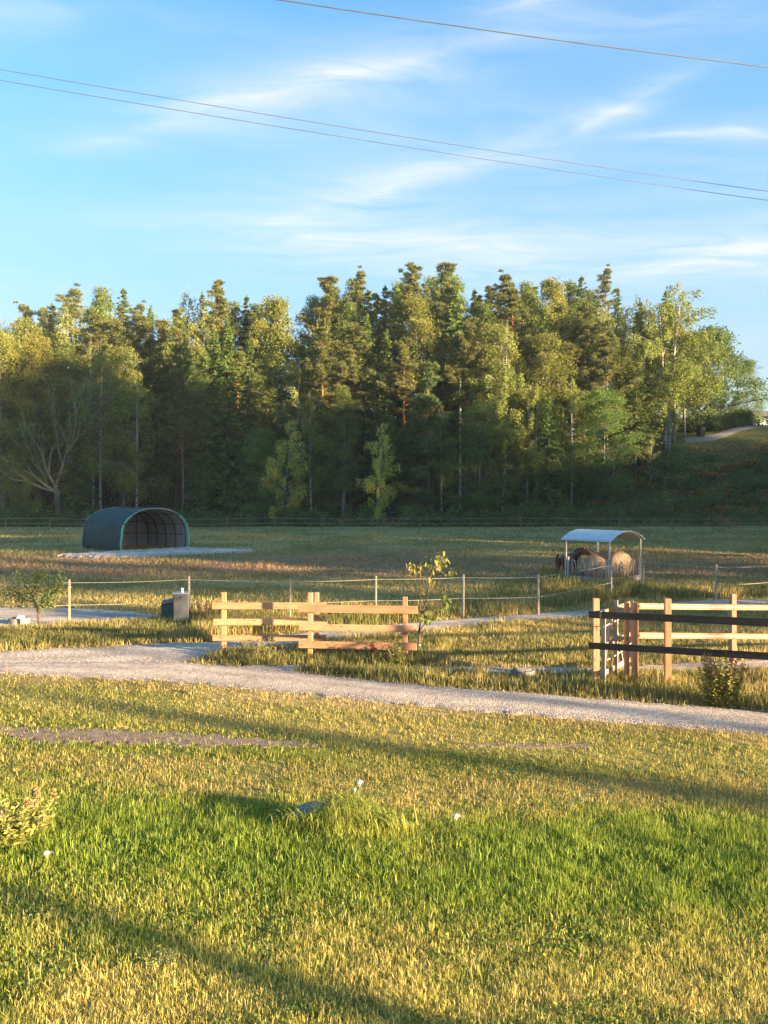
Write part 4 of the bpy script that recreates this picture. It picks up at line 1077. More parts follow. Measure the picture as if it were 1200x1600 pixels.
rgt = [(by_top(1005, 874, 1.3), 1.3), (by_top(1119, 882, 1.3), 1.3), (by_top(1235, 876, 1.3), 1.3), (by_top(1350, 874, 1.3), 1.3)]
tape_fence('paddock_fence', 'post and white tape fence running right from the hay feeder', rgt, 0.07, M['timber_grey'], (0.93, 0.45), 0.017, 0.05)

def black_fence():
    A = W(931, 1069); B = W(1043, 1076); C = gp(1225, 13.0); D = gp(1400, 12.4)
    t = thing('rail_fence', 'black two railed fence on raw timber posts beside the gravel road', 'fence', A); bpy.context.view_layer.update()
    for p, h in ((A, 1.70), (B, 1.74), (C, 1.7), (D, 1.7)): post_obj(t, p, 0.115, h, M['timber_new'], -0.1)
    for ya, yb, hb in ((960, 972, 0.135), (1008.5, 1025, 0.125)):
        a = at(920, ya, A.y - 0.085); b = at(1225, yb + 2, C.y - 0.085); b.y = C.y - 0.085
        m = a.lerp(b, 0.40)
        rail_obj(t, a, m, 0.04, hb, M['timber_black']); rail_obj(t, m + (b - a) * 0.002, b, 0.04, hb, M['timber_black'])
        c = at(1400, yb + 22, D.y - 0.085); rail_obj(t, b + (c - b) * 0.003, c, 0.04, hb, M['timber_black'])
black_fence()
def light_fence():
    P = gp(992, 15.2); Q = gp(1145, 17.1); R = gp(1310, 18.2); S2 = gp(1440, 18.4)
    t = thing('rail_fence', 'raw timber rail fence behind the black fence', 'fence', P); bpy.context.view_layer.update()
    post_obj(t, P, 0.10, 1.62, M['timber_new'], 0.1); post_obj(t, Vector((P.x - 0.13, P.y + 0.10, P.z)), 0.085, 1.60, M['timber_new'], 0.1)
    for p in (Q, R, S2): post_obj(t, p, 0.115, 1.55, M['timber_grey' if p is not Q else 'timber_pale'], 0.1)
    for (y0, y1, y2) in ((947, 949, 950), (993, 994, 996)):
        a = at(997, y0, P.y - 0.03); b = at(1145, y1, Q.y - 0.09); c = at(1310, y2, R.y - 0.09); d_ = at(1440, y2, S2.y - 0.09)
        for u, v in ((a, b), (b, c), (c, d_)):
            rail_obj(t, u + (v - u) * 0.003, v, 0.045, 0.12, M['timber_pale'])
            off = Vector((0, -0.06, 0.01)); bb = MB(); o = t.location
            bb.tube(sag(u + off - o, v + off - o, 0.01), 0.012, 5); bb.obj('rope', M['rope'], t)
light_fence()
def gate():
    L = gp(940, 15.0); R = gp(984, 16.4)
    t = thing('wooden_gate', 'grey wooden gate with crossed braces standing ajar between the fence posts', 'gate', L); bpy.context.view_layer.update()
    d = (R - L); d.z = 0; W_ = d.length; d.normalize()
    P = lambda s, z: L + d * s * W_ + Vector((0, 0, z))
    rail_obj(t, P(-0.04, 1.42), P(1.05, 1.42), 0.035, 0.13, M['timber_pale']); rail_obj(t, P(0, 0.78), P(1, 0.78), 0.035, 0.10, M['timber_grey']); rail_obj(t, P(0, 0.24), P(1, 0.24), 0.035, 0.11, M['timber_grey'])
    sd_ = Vector((d.y, -d.x, 0)) * 0.04
    for s in (0.0, 0.42, 1.0): rail_obj(t, P(s, 0.10) + sd_, P(s, 1.62 if s == 0.42 else 1.5) + sd_, 0.08, 0.035, M['timber_grey'], name='upright', up=(d.x, d.y, 0))
    for s0, s1 in ((0.05, 0.42), (0.80, 0.44)): rail_obj(t, P(s0, 0.18) - sd_, P(s1, 1.36) - sd_, 0.07, 0.03, M['timber_grey'], name='brace', up=(d.x, d.y, 0))
    b = MB(); b.tube(sag(P(1.05, 1.3) - L + sd_, P(-0.02, 1.18) - L + sd_, 0.03), 0.011, 5); b.obj('rope', M['rope'], t)
    b = MB(); b.tube(sag(P(1.05, 0.62) - L + sd_, P(0.1, 0.5) - L + sd_, 0.04), 0.011, 5); b.obj('rope', M['rope'], t)
gate()

# ------------------------------------------------------------------ tunnel shelter
def shelter():
    A = W(190, 863); Bp = W(292, 856)
    fv = Bp - A; fv.z = 0; wd = fv.length; f = fv.normalized(); ax = Vector((-f.y, f.x, 0))      # ax runs to the closed rear end
    L = 5.3; ctr = (A + Bp) / 2; ctr.z = gz(ctr.x, ctr.y) - 0.02
    t = thing('tunnel_shelter', 'dark green tarpaulin tunnel shelter open to the right on pale gravel', 'shelter', ctr)
    h = H - (795 - HY) / F * (A.y + 1.0) - ctr.z; wall = h * 0.40
    def prof(n=28, k=1.0):
        r = wd / 2 * k; hh = (h - wall) * k
        pts = [(-r, 0.0), (-r * 1.03, wall * 0.5)]
        for i in range(n + 1):
            a = math.pi - math.pi * i / n
            pts.append((math.copysign(abs(math.cos(a)) ** 0.92, math.cos(a)) * r * 1.0, wall + math.sin(a) ** 0.95 * hh if 0 < i < n else wall))
        pts += [(r * 1.03, wall * 0.5), (r, 0.0)]
        return pts
    def P(u, v, z): return f * u + ax * v + Vector((0, 0, z))
    def skin(k, mat, name, flip):
        pr = prof(28, k); m = len(pr); nv = 15; b = MB(); V = []
        for j in range(nv):
            v = -0.06 + (L + 0.1) * j / (nv - 1); puff = 0.018 * math.cos(j * math.pi) if 0 < j < nv - 1 else 0
            for (u, z) in pr:
                s = 1 + puff; V.append(P(u * s, v, z * s if z > 0 else z))
        q = [(j * m + i, j * m + i + 1, (j + 1) * m + i + 1, (j + 1) * m + i) for j in range(nv - 1) for i in range(m - 1)]
        if flip: q = [k_[::-1] for k_ in q]
        b.add(V, q); return b.obj(name, mat, t, True)
    skin(1.0, M['tarp'], 'cover', False); skin(0.985, M['tarp_in'], 'lining', True)
    # rear wall of the same sheet, dark outside, grey inside
    for k, v, mat, nm in ((0.985, L - 0.02, M['tarp_in'], 'rear_lining'), (0.995, L + 0.02, M['tarp'], 'rear_wall')):
        pr = prof(28, k); b = MB(); n = len(pr)
        V = [P(u, v, z) for u, z in pr] + [P(0, v, 0.0)]
        b.add(V, None, [(i, i + 1, n) for i in range(n - 1)]); b.obj(nm, mat, t)
    pr = prof(28, 0.965)
    for j in range(5):
        v = 0.12 + (L - 0.3) * j / 4; b = MB(); b.tube([P(u, v, z) for u, z in pr], 0.035, 6); b.obj('arch_tube', M['pipe_dark'], t, True)
    pr2 = prof(28, 0.955)
    for i in (1, 5, 10, 16, 22, 27, len(pr2) - 2):
        u, z = pr2[i]; z = max(z, 0.05) if i not in (1, len(pr2) - 2) else h * 0.34
        b = MB(); b.tube([P(u, 0.1, z), P(u, L - 0.15, z)], 0.028, 6); b.obj('purlin', M['pipe_dark'], t, True)
    for z in (h * 0.34, h * 0.64):
        b = MB(); rr = wd / 2 * (0.96 if z < wall * 1.1 else 0.86); b.tube([P(-rr, L - 0.16, z), P(rr, L - 0.16, z)], 0.028, 6); b.obj('rear_rail', M['pipe_dark'], t, True)
    for u in (-0.62, 0.0, 0.62):
        b = MB(); b.tube([P(u * wd / 2, L - 0.14, 0), P(u * wd / 2, L - 0.14, h * 0.9)], 0.026, 6); b.obj('rear_post', M['pipe_dark'], t, True)
    # bright webbing down both edges of the open end
    pe = prof(28, 1.012); n = len(pe)
    for sl_ in (range(0, 10), range(n - 10, n)):
        b = MB(); b.tube([P(pe[i][0], -0.08, pe[i][1]) for i in sl_], 0.065, 6); b.obj('edge_webbing', M['trim_green'], t, True)
    b = MB(); b.tube([P(pe[i][0], -0.08, pe[i][1]) for i in range(9, n - 9)], 0.045, 6); b.obj('edge_hem', M['hem'], t, True)
    b = MB(); pb = prof(28, 1.01); b.tube([P(u, L + 0.03, z) for u, z in pb], 0.035, 6); b.obj('rear_hem', M['hem'], t, True)
shelter()

# ------------------------------------------------------------------ hay feeder, bale, horse
FN = W(952, 921); FTH = math.radians(42.3); FW, FL = 2.40, 2.05
fa = Vector((math.cos(FTH), math.sin(FTH), 0)); fb = Vector((-math.sin(FTH), math.cos(FTH), 0))
def feeder():
    t = thing('hay_feeder', 'square galvanised hay feeder with a curved sheet roof in the paddock', 'hay feeder', FN)
    z0 = 0.28; ht = 1.98
    def Q(s, u, z): return fa * (s * FW) + fb * (u * FL) + Vector((0, 0, z))
    for s, u in ((0, 0), (1, 0), (1, 1), (0, 1)):
        b = MB(); b.box((0.07, 0.07, ht + 0.1), tuple(Q(s, u, ht / 2 - 0.05)), rz=FTH, bev=0.006); b.obj('post', M['galv'], t)
    # roof: three curved sheets over the arch that spans fa, running along fb
    rise = 0.34; over = 0.16; eave = ht - 0.02
    def arc(k, dz=0.0): a = -over / FW + (1 + 2 * over / FW) * k; x = (k - 0.5) * 2; return a, eave + dz + rise * (1 - x * x) - 0.05 * x * x
    for i in range(3):
        b = MB(); v0 = -over / FL + (1 + 2 * over / FL) * i / 3; v1 = -over / FL + (1 + 2 * over / FL) * (i + 1) / 3 - 0.004; V = []; n = 18
        for dz in (0.0, 0.018):
            for v in (v0, v1):
                for k in range(n + 1): a, z = arc(k / n, dz + 0.004 * (i % 2)); V.append(Q(a, v, z))
        m = n + 1; q = []
        for k in range(n):
            q += [(k, k + 1, m + k + 1, m + k), (2 * m + k, 3 * m + k, 3 * m + k + 1, 2 * m + k + 1), (k, 2 * m + k, 2 * m + k + 1, k + 1), (m + k, m + k + 1, 3 * m + k + 1, 3 * m + k)]
        q += [(0, m, 3 * m, 2 * m), (n, 2 * m + n, 3 * m + n, m + n)]
        b.add(V, q); b.obj('roof_sheet', M['roof_sheet'], t, False)
    for v in (-0.02, 0.5, 1.02):
        b = MB(); b.tube([Q(arc(k / 14)[0], v, arc(k / 14, -0.03)[1]) for k in range(15)], 0.022, 6); b.obj('roof_bow', M['galv'], t, True)
    for s in (-0.05, 1.05):
        b = MB(); b.bar(Q(s, -0.06, eave - 0.03), Q(s, 1.06, eave - 0.03), 0.05, 0.06); b.obj('eave_rail', M['galv'], t)
    # base tray and feeding barriers: pairs of tombstone hoops
    for (p0, p1) in (((0, 0), (1, 0)), ((1, 0), (1, 1)), ((1, 1), (0, 1)), ((0, 1), (0, 0))):
        a = Q(*p0, 0); c = Q(*p1, 0)
        b = MB(); b.bar(a.lerp(c, 0.03) + Vector((0, 0, z0)), a.lerp(c, 0.97) + Vector((0, 0, z0)), 0.04, 0.16, bev=0.005); b.obj('side_sheet', M['galv'], t)
        b = MB(); b.bar(a.lerp(c, 0.03) + Vector((0, 0, z0 + 0.12)), a.lerp(c, 0.97) + Vector((0, 0, z0 + 0.12)), 0.05, 0.05); b.obj('side_rail', M['galv'], t)
        d = (c - a)
        for s in (0.06, 0.94):
            b = MB(); b.bar(a + d * s + Vector((0, 0, z0 + 0.1)), a + d * s + Vector((0, 0, 1.20)), 0.07, 0.05, up=tuple(d.normalized())); b.obj('barrier_plate', M['galv'], t)
        for k in range(4):
            c0 = 0.20 + 0.2 * k; pts = []
            for j in range(13):
                th = math.pi * j / 12; hw = 0.105 - 0.04 * math.sin(th); pts.append(a + d * (c0 - math.cos(th) * hw / d.length * 1.0) + Vector((0, 0, z0 + 0.13 + 0.66 * math.sin(th) ** 0.55)))
            b = MB(); b.tube(pts, 0.021, 6); b.obj('hoop', M['galv'], t, True)
    b = MB(); b.box((FW - 0.12, FL - 0.12, 0.04), tuple(Q(0.5, 0.5, z0 - 0.06)), rz=FTH); b.obj('floor', M['galv'], t)
    for u in (0.2, 0.8):
        b = MB(); b.bar(Q(0.02, u, 0.08), Q(0.98, u, 0.08), 0.10, 0.14); b.obj('skid', M['galv'], t)
feeder()
def bale(s_, u_, R, Ln, ax_, label):
    c = FN + fa * FW * s_ + fb * FL * u_ + Vector((0, 0, 0.26))
    b = MB(); nu, nv = 40, 16; V = []; q = []
    axd = (fa * ax_[0] + fb * ax_[1]).normalized(); sdv = Vector((-axd.y, axd.x, 0))
    for j in range(nv + 1):
        s = j / nv; e = 1.0
        x = (s - 0.5) * Ln
        if j in (0, nv): e = 0.0
        elif j in (1, nv - 1): e = 0.93; x = math.copysign(Ln / 2, x)
        for i in range(nu):
            a = 2 * math.pi * i / nu; r = R * e * (1 + 0.05 * (random.random() - 0.5) + 0.02 * math.sin(3 * a + j))
            V.append(c + axd * (x + random.uniform(-.015, .015)) + sdv * (math.cos(a) * r) + Vector((0, 0, R * 0.95 + math.sin(a) * r * (0.94 if math.sin(a) < 0 else 1.0))))
    for j in range(nv):
        for i in range(nu): q.append((j * nu + i, j * nu + (i + 1) % nu, (j + 1) * nu + (i + 1) % nu, (j + 1) * nu + i))
    o_ = np.array([tuple(v - c) for v in V]); b.add(o_, q); t = thing('hay_bale', label, 'hay bale', c)
    b.obj('bale', M['hay'], t, True)
    s = MB(); n = 1500; k = rng.integers(0, len(o_), n); C = o_[k] * 1.0; out = unit(C - np.array([0, 0, R * 0.95])); A = out * 0.5 + rand_dirs(n)
    spikes(s, C, A, rng.uniform(0.06, 0.20, n), 0.012, jitcol((0.44, 0.33, 0.21), n, 0.4)); w = s.obj('loose_straw', M['grass'], t); w['kind'] = 'stuff'
bale(0.66, 0.40, 0.60, 1.2, (0.3, 0.9), 'pale round hay bale at the right inside the feeder')
bale(0.36, 0.56, 0.50, 1.5, (0.8, 0.5), 'lower tan hay bale at the left inside the feeder, below the horse head')
def horse():
    L = FN + fb * FL            # the feeder's far left post
    sc = 0.90
    root = Vector((at(887, 880, 34.2).x, 34.2, 0)); root.z = gz(root.x, root.y)
    t = thing('horse', 'dark bay horse reaching its head into the hay feeder', 'horse', root)
    head = at(924, 868, 32.3); hd = head - root; fwd = Vector((0.30, -0.95, 0)).normalized(); side = Vector((fwd.y, -fwd.x, 0))
    def B(f_, s, z): return fwd * f_ * sc + side * s * sc + Vector((0, 0, z * sc))
    V = []; E = []; R = []
    def v(p, r, link=None):
        V.append(tuple(p)); R.append((r * sc if not isinstance(r, tuple) else (r[0] * sc, r[1] * sc)) if True else r)
        if link is not None: E.append((link, len(V) - 1))
        return len(V) - 1
    pel = v(B(-0.62, 0, 1.10), (0.27, 0.29)); bar = v(B(-0.22, 0, 1.04), (0.29, 0.31), pel); rib = v(B(0.18, 0, 1.03), (0.27, 0.32), bar); ch = v(B(0.52, 0, 1.10), (0.22, 0.29), rib)
    n1 = v(B(0.70, 0, 1.27), (0.15, 0.22), ch)
    pol = Vector(at(914, 861, 32.7)) - root; nb = Vector(B(0.70, 0, 1.27))
    n2 = v(nb.lerp(pol, 0.5) + Vector((0, 0, 0.05)), (0.10, 0.16), n1); n3 = v(pol, (0.085, 0.115), n2)
    mz = Vector(at(931, 875, 32.2)) - root
    h1 = v(pol.lerp(mz, 0.30) + Vector((0, 0, 0.01)), (0.085, 0.125), n3); h2 = v(pol.lerp(mz, 0.68), (0.06, 0.085), h1); h3 = v(mz, (0.055, 0.065), h2)
    for s in (-1, 1):
        k = v(B(0.50, s * 0.15, 0.86), 0.12, ch); k = v(B(0.52, s * 0.16, 0.52), 0.062, k); k = v(B(0.53, s * 0.16, 0.30), 0.042, k); k = v(B(0.55, s * 0.16, 0.10), 0.05, k); v(B(0.60, s * 0.16, 0.03), 0.06, k)
        k = v(B(-0.60, s * 0.16, 0.82), 0.15, pel); k = v(B(-0.52, s * 0.17, 0.62), 0.10, k); k = v(B(-0.74, s * 0.17, 0.44), 0.058, k); k = v(B(-0.70, s * 0.17, 0.12), 0.05, k); v(B(-0.64, s * 0.17, 0.03), 0.06, k)
    me = bpy.data.meshes.new('body'); me.from_pydata(V, E, []); o = ob('body', me, t)
    o.modifiers.new('Skin', 'SKIN'); ss = o.modifiers.new('Sub', 'SUBSURF'); ss.levels = 2; ss.render_levels = 2
    for i, sv in enumerate(me.skin_vertices[0].data):
        sv.radius = R[i] if isinstance(R[i], tuple) else (R[i], R[i]); sv.use_root = (i == 0)
    me.materials.append(M['horse']); o.modifiers['Skin'].use_smooth_shade = True
    # ears, mane, tail, eye
    hdir = (mz - pol).normalized(); hs_ = hdir.cross(Vector((0, 0, 1))).normalized()
    for s in (-1, 1):
        b = MB(); p = pol + hs_ * 0.05 * s + Vector((0, 0, 0.07)); b.tube([p, p + Vector((0, 0, 0.06)) + hs_ * 0.015 * s, p + Vector((0, 0, 0.15)) + hs_ * 0.01 * s], [0.03, 0.034, 0.004], 7); b.obj('ear', M['horse'], t, True)
        b = MB(); e = pol.lerp(mz, 0.33) + hs_ * 0.082 * sc * s + Vector((0, 0, 0.03)); b.lathe([(0.001, -0.018), (0.015, -0.009), (0.018, 0), (0.015, 0.009), (0.001, 0.018)], 8, tuple(e)); b.obj('eye', M['black_plastic'], t, True)
    b = MB(); pts = [pol + Vector((0, 0, 0.09)), nb.lerp(pol, 0.5) + Vector((0, 0, 0.20)), nb + Vector((0, 0, 0.21)), B(0.5, 0, 1.40)]
    b.tube(pts, [0.03, 0.055, 0.055, 0.02], 6)
    C = []; 
    for k in range(220):
        s0 = random.random() * 3; i = min(2, int(s0)); C.append(Vector(pts[i]).lerp(Vector(pts[i + 1]), s0 - i))
    C = np.array([tuple(c) for c in C]); A = np.array([0, 0, -1.0]) + np.array(tuple(side)) * rng.choice([-0.5, 0.5], 220)[:, None] + rng.normal(0, 0.15, (220, 3))
    spikes(b, C, A, rng.uniform(0.12, 0.26, 220), 0.04, np.ones((220, 3)) * 0.02); b.obj('mane', M['mane'], t)
    b = MB(); b.tube([B(-0.88, 0, 1.22), B(-1.0, 0, 1.1), B(-1.03, 0, 0.8), B(-1.0, 0, 0.4)], [0.04, 0.06, 0.075, 0.02], 8); b.obj('tail', M['mane'], t, True)
horse()

# ------------------------------------------------------------------ small things round the yard
def cabinet():
    p = W(284, 974); t = thing('utility_cabinet', 'grey metal utility cabinet with a white pipe stub on top', 'cabinet', p, 0.12)
    b = MB(); b.box((0.44, 0.36, 0.90), (0, 0, 0.43), bev=0.01); b.obj('body', M['cabinet'], t)
    b = MB(); b.box((0.50, 0.42, 0.03), (-0.01, 0, 0.895), bev=0.008); b.obj('lid', M['galv'], t)
    b = MB(); b.box((0.40, 0.012, 0.80), (0, -0.187, 0.44), bev=0.004); b.obj('door', M['cabinet'], t)
    b = MB(); b.box((0.035, 0.02, 0.05), (0.0, -0.20, 0.80), bev=0.004); b.obj('lock', M['pipe_dark'], t)
    b = MB(); b.lathe([(0.0, 0), (0.04, 0), (0.04, 0.12), (0.034, 0.135), (0, 0.135)], 12, (0.02, -0.05, 0.91)); b.obj('pipe_stub', M['white_plastic'], t, True)
cabinet()
def green_box():
    p = gp(262, 23.2); t = thing('storage_box', 'dark green plastic box with a sloping lid beside the grey cabinet', 'box', p, 0.2)
    b = MB(); b.box((0.36, 0.42, 0.48), (0, 0, 0.24), bev=0.02); b.obj('body', M['plastic_green'], t)
    b = MB(); b.box((0.40, 0.48, 0.05), M=Matrix.Translation((0.02, 0.02, 0.54)) @ Matrix.Rotation(0.16, 4, 'X') @ Matrix.Rotation(-0.22, 4, 'Y'), bev=0.01); b.obj('lid', M['black_plastic'], t)
    b = MB(); b.bar((-0.19, -0.22, 0.05), (-0.19, -0.22, 0.44), 0.03, 0.03); b.obj('corner_strip', M['cabinet'], t)
green_box()
def well():
    p = W(30, 975); t = thing('well_ring', 'low concrete well ring with a white cover on the gravel yard', 'well', p)
    b = MB(); b.lathe([(0.29, -0.1), (0.29, 0.17), (0.275, 0.185), (0.22, 0.185), (0.21, 0.10), (0, 0.10)], 24); b.obj('ring', M['concrete'], t)
    b = MB(); b.lathe([(0.125, 0.09), (0.13, 0.20), (0.10, 0.24), (0.05, 0.255), (0, 0.258)], 20, (0.03, 0, 0)); b.obj('cover', M['white_plastic'], t, True)
well()
def stump():
    p = W(818, 1062); t = thing('tree_stump', 'short sawn log lying in the verge grass by the road', 'log', p)
    b = MB(); n = 20; V = []; prof = [(0.0, 0.21), (0.14, 0.21), (0.20, 0.20), (0.215, 0.12), (0.22, 0.0), (0.24, -0.1)]
    for r, z in prof:
        for i in range(n): a = 2 * math.pi * i / n; rr = r * (1 + 0.10 * math.sin(3 * a) + random.uniform(-.03, .03)); V.append((rr * math.cos(a) * 1.15, rr * math.sin(a), z + random.uniform(-.008, .008)))
    q = [(j * n + i, j * n + (i + 1) % n, (j + 1) * n + (i + 1) % n, (j + 1) * n + i) for j in range(len(prof) - 1) for i in range(n)]
    b.add(V, [k[::-1] for k in q]); b.obj('bole', M['bark_grey'], t)
    b = MB(); b.lathe([(0.0, 0.222), (0.13, 0.222), (0.17, 0.214)], 18); b.obj('cut_face', M['timber_grey'], t)
stump()
def bin_():
    p = gp(1095, 116.5); t = thing('wheelie_bin', 'black wheelie bin standing by the hill road', 'bin', p, 0.3)
    t.scale = (1.35, 1.35, 1.45)
    b = MB(); V = [(-.27, -.32, .06), (.27, -.32, .06), (.27, .32, .06), (-.27, .32, .06), (-.33, -.38, 1.0), (.33, -.38, 1.0), (.33, .38, 1.05), (-.33, .38, 1.05)]
    b.add(V, [(0, 3, 2, 1), (4, 5, 6, 7), (0, 1, 5, 4), (1, 2, 6, 5), (2, 3, 7, 6), (3, 0, 4, 7)]); b.obj('body', M['black_plastic'], t)
    b = MB(); b.box((0.70, 0.82, 0.06), M=Matrix.Translation((0, 0, 1.06)) @ Matrix.Rotation(0.07, 4, 'X'), bev=0.02); b.obj('lid', M['black_plastic'], t)
    for s in (-1, 1):
        b = MB(); b.tube([(s * 0.25, 0.33, 0.1), (s * 0.33, 0.33, 0.1)], 0.10, 12); b.obj('wheel', M['pipe_dark'], t)
bin_()
def hill_road():
    n, m = 40, 7; V = []; k = np.linspace(0, 1, n)
    cxp = np.interp(k, [0, 0.35, 0.7, 1], [45.0, 49.5, 55.5, 78]); cy = np.interp(k, [0, 0.35, 0.7, 1], [115.0, 116.2, 119.2, 123]); wd = np.interp(k, [0, 0.3, 1], [0.6, 1.15, 1.2])
    dx = np.gradient(cxp); dy = np.gradient(cy); l = np.hypot(dx, dy); b = MB()
    for i in range(n):
        for j in range(m):
            s = (j / (m - 1) - 0.5) * 2 * wd[i]; x = cxp[i] - dy[i] / l[i] * s; y = cy[i] + dx[i] / l[i] * s; V.append((x, y, gz(x, y) + 0.12 - (0.2 if j in (0, m - 1) else 0)))
    b.add(V, [(i * m + j, (i + 1) * m + j, (i + 1) * m + j + 1, i * m + j + 1) for i in range(n - 1) for j in range(m - 1)])
    tag(b.obj('hill_road', M['gravel_dark'], smooth=True), kind='structure')
hill_road()
def house(px, d, w, dp, h, rh, rz, wall, label, wins, name='house'):
    p = gp(px, d); t = thing(name, label, 'house', p, rz)
    b = MB(); b.box((w, dp, h + 1), (0, 0, h / 2 - 0.5)); b.obj('wall', wall, t)
    b = MB(); o = 0.4; V = [(-w/2-o, -dp/2-o, h-.1), (w/2+o, -dp/2-o, h-.1), (w/2+o, 0, h+rh), (-w/2-o, 0, h+rh), (-w/2-o, dp/2+o, h-.1), (w/2+o, dp/2+o, h-.1)]
    V += [(x, y, z + 0.15) for x, y, z in V]
    b.add(V, [(0, 3, 2, 1), (3, 4, 5, 2), (6, 7, 8, 9), (9, 8, 11, 10), (0, 1, 7, 6), (4, 10, 11, 5), (0, 6, 9, 3), (3, 9, 10, 4), (1, 2, 8, 7), (2, 5, 11, 8)]); b.obj('roof', M['roof_tile'], t)
    for s in (-1, 1):
        b = MB(); b.add([(s*w/2, -dp/2, h), (s*w/2, dp/2, h), (s*w/2, 0, h+rh-.15)], None, [(0, 1, 2)]); b.obj('gable', wall, t)
    for (x, z, ww, wh) in wins:
        b = MB(); b.box((ww, 0.06, wh), (x, -dp/2 - 0.032, z)); wo = b.obj('window', M['glass'], t)
        f = MB()
        for a in ((ww/2+.05, 0, .1, wh+.2), (-ww/2-.05, 0, .1, wh+.2), (0, wh/2+.05, ww, .1), (0, -wh/2-.05, ww, .1), (0, 0, .06, wh)): f.box((a[2], 0.05, a[3]), (x + a[0], -dp/2 - 0.062, z + a[1]))
        f.obj('frame', M['white_plastic'], wo)
house(1185, 152, 9, 7, 3.0, 2.0, 0.3, M['house_wall'], 'low white house half hidden behind the bush by the hill road', [(-2.8, 1.6, 1.2, 1.2), (0, 1.6, 1.2, 1.2), (2.8, 1.6, 1.2, 1.2)])
house(752, 136, 7, 6, 3.4, 2.4, 0.9, M['house_red'], 'small red house with a dark roof hidden among the pines', [(-1.6, 1.9, 1.0, 1.2), (1.6, 1.9, 1.0, 1.2)])
def mast():
    p = gp(719, 105.5); t = thing('mast', 'pale green mast standing among the pines', 'mast', p)
    zt = H - (585 - HY) / F * 105.5 - p.z
    b = MB(); b.lathe([(0.17, -0.3), (0.16, zt * 0.5), (0.14, zt), (0.0, zt)], 12); b.obj('pole', M['mast'], t, True)
    b = MB(); b.lathe([(0.0, zt + .3), (0.08, zt + .25), (0.11, zt + .1), (0.15, zt)], 10); b.obj('cap', M['mast'], t, True)
mast()

# overhead lines
def wire(pl, pr, dl, dr, sagm, r, label):
    a = at(pl[0], pl[1], dl); b_ = at(pr[0], pr[1], dr); dv = b_ - a
    pts = sag(a - dv * 0.35, b_ + dv * 0.35, sagm, 41); o = pts[0].copy()
    b = MB(); b.tube([p - o for p in pts], r, 6); w = b.obj('overhead_wire', M['wire'], smooth=True); w.location = o; tag(w, label, 'wire', 'overhead wires')
wire((0, 97), (1200, 291), 24, 34, 0.35, 0.010, 'upper of the two parallel wires crossing the sky')
wire((0, 114), (1200, 305), 24, 34, 0.35, 0.010, 'lower of the two parallel wires crossing the sky')
wire((470, -1), (1200, 100), 20, 24, 0.15, 0.014, 'thick wire crossing the upper right corner of the sky')
wire((1145, 632), (1200, 621), 112, 100, 0.05, 0.05, 'short pale wire above the hill road at the right edge')

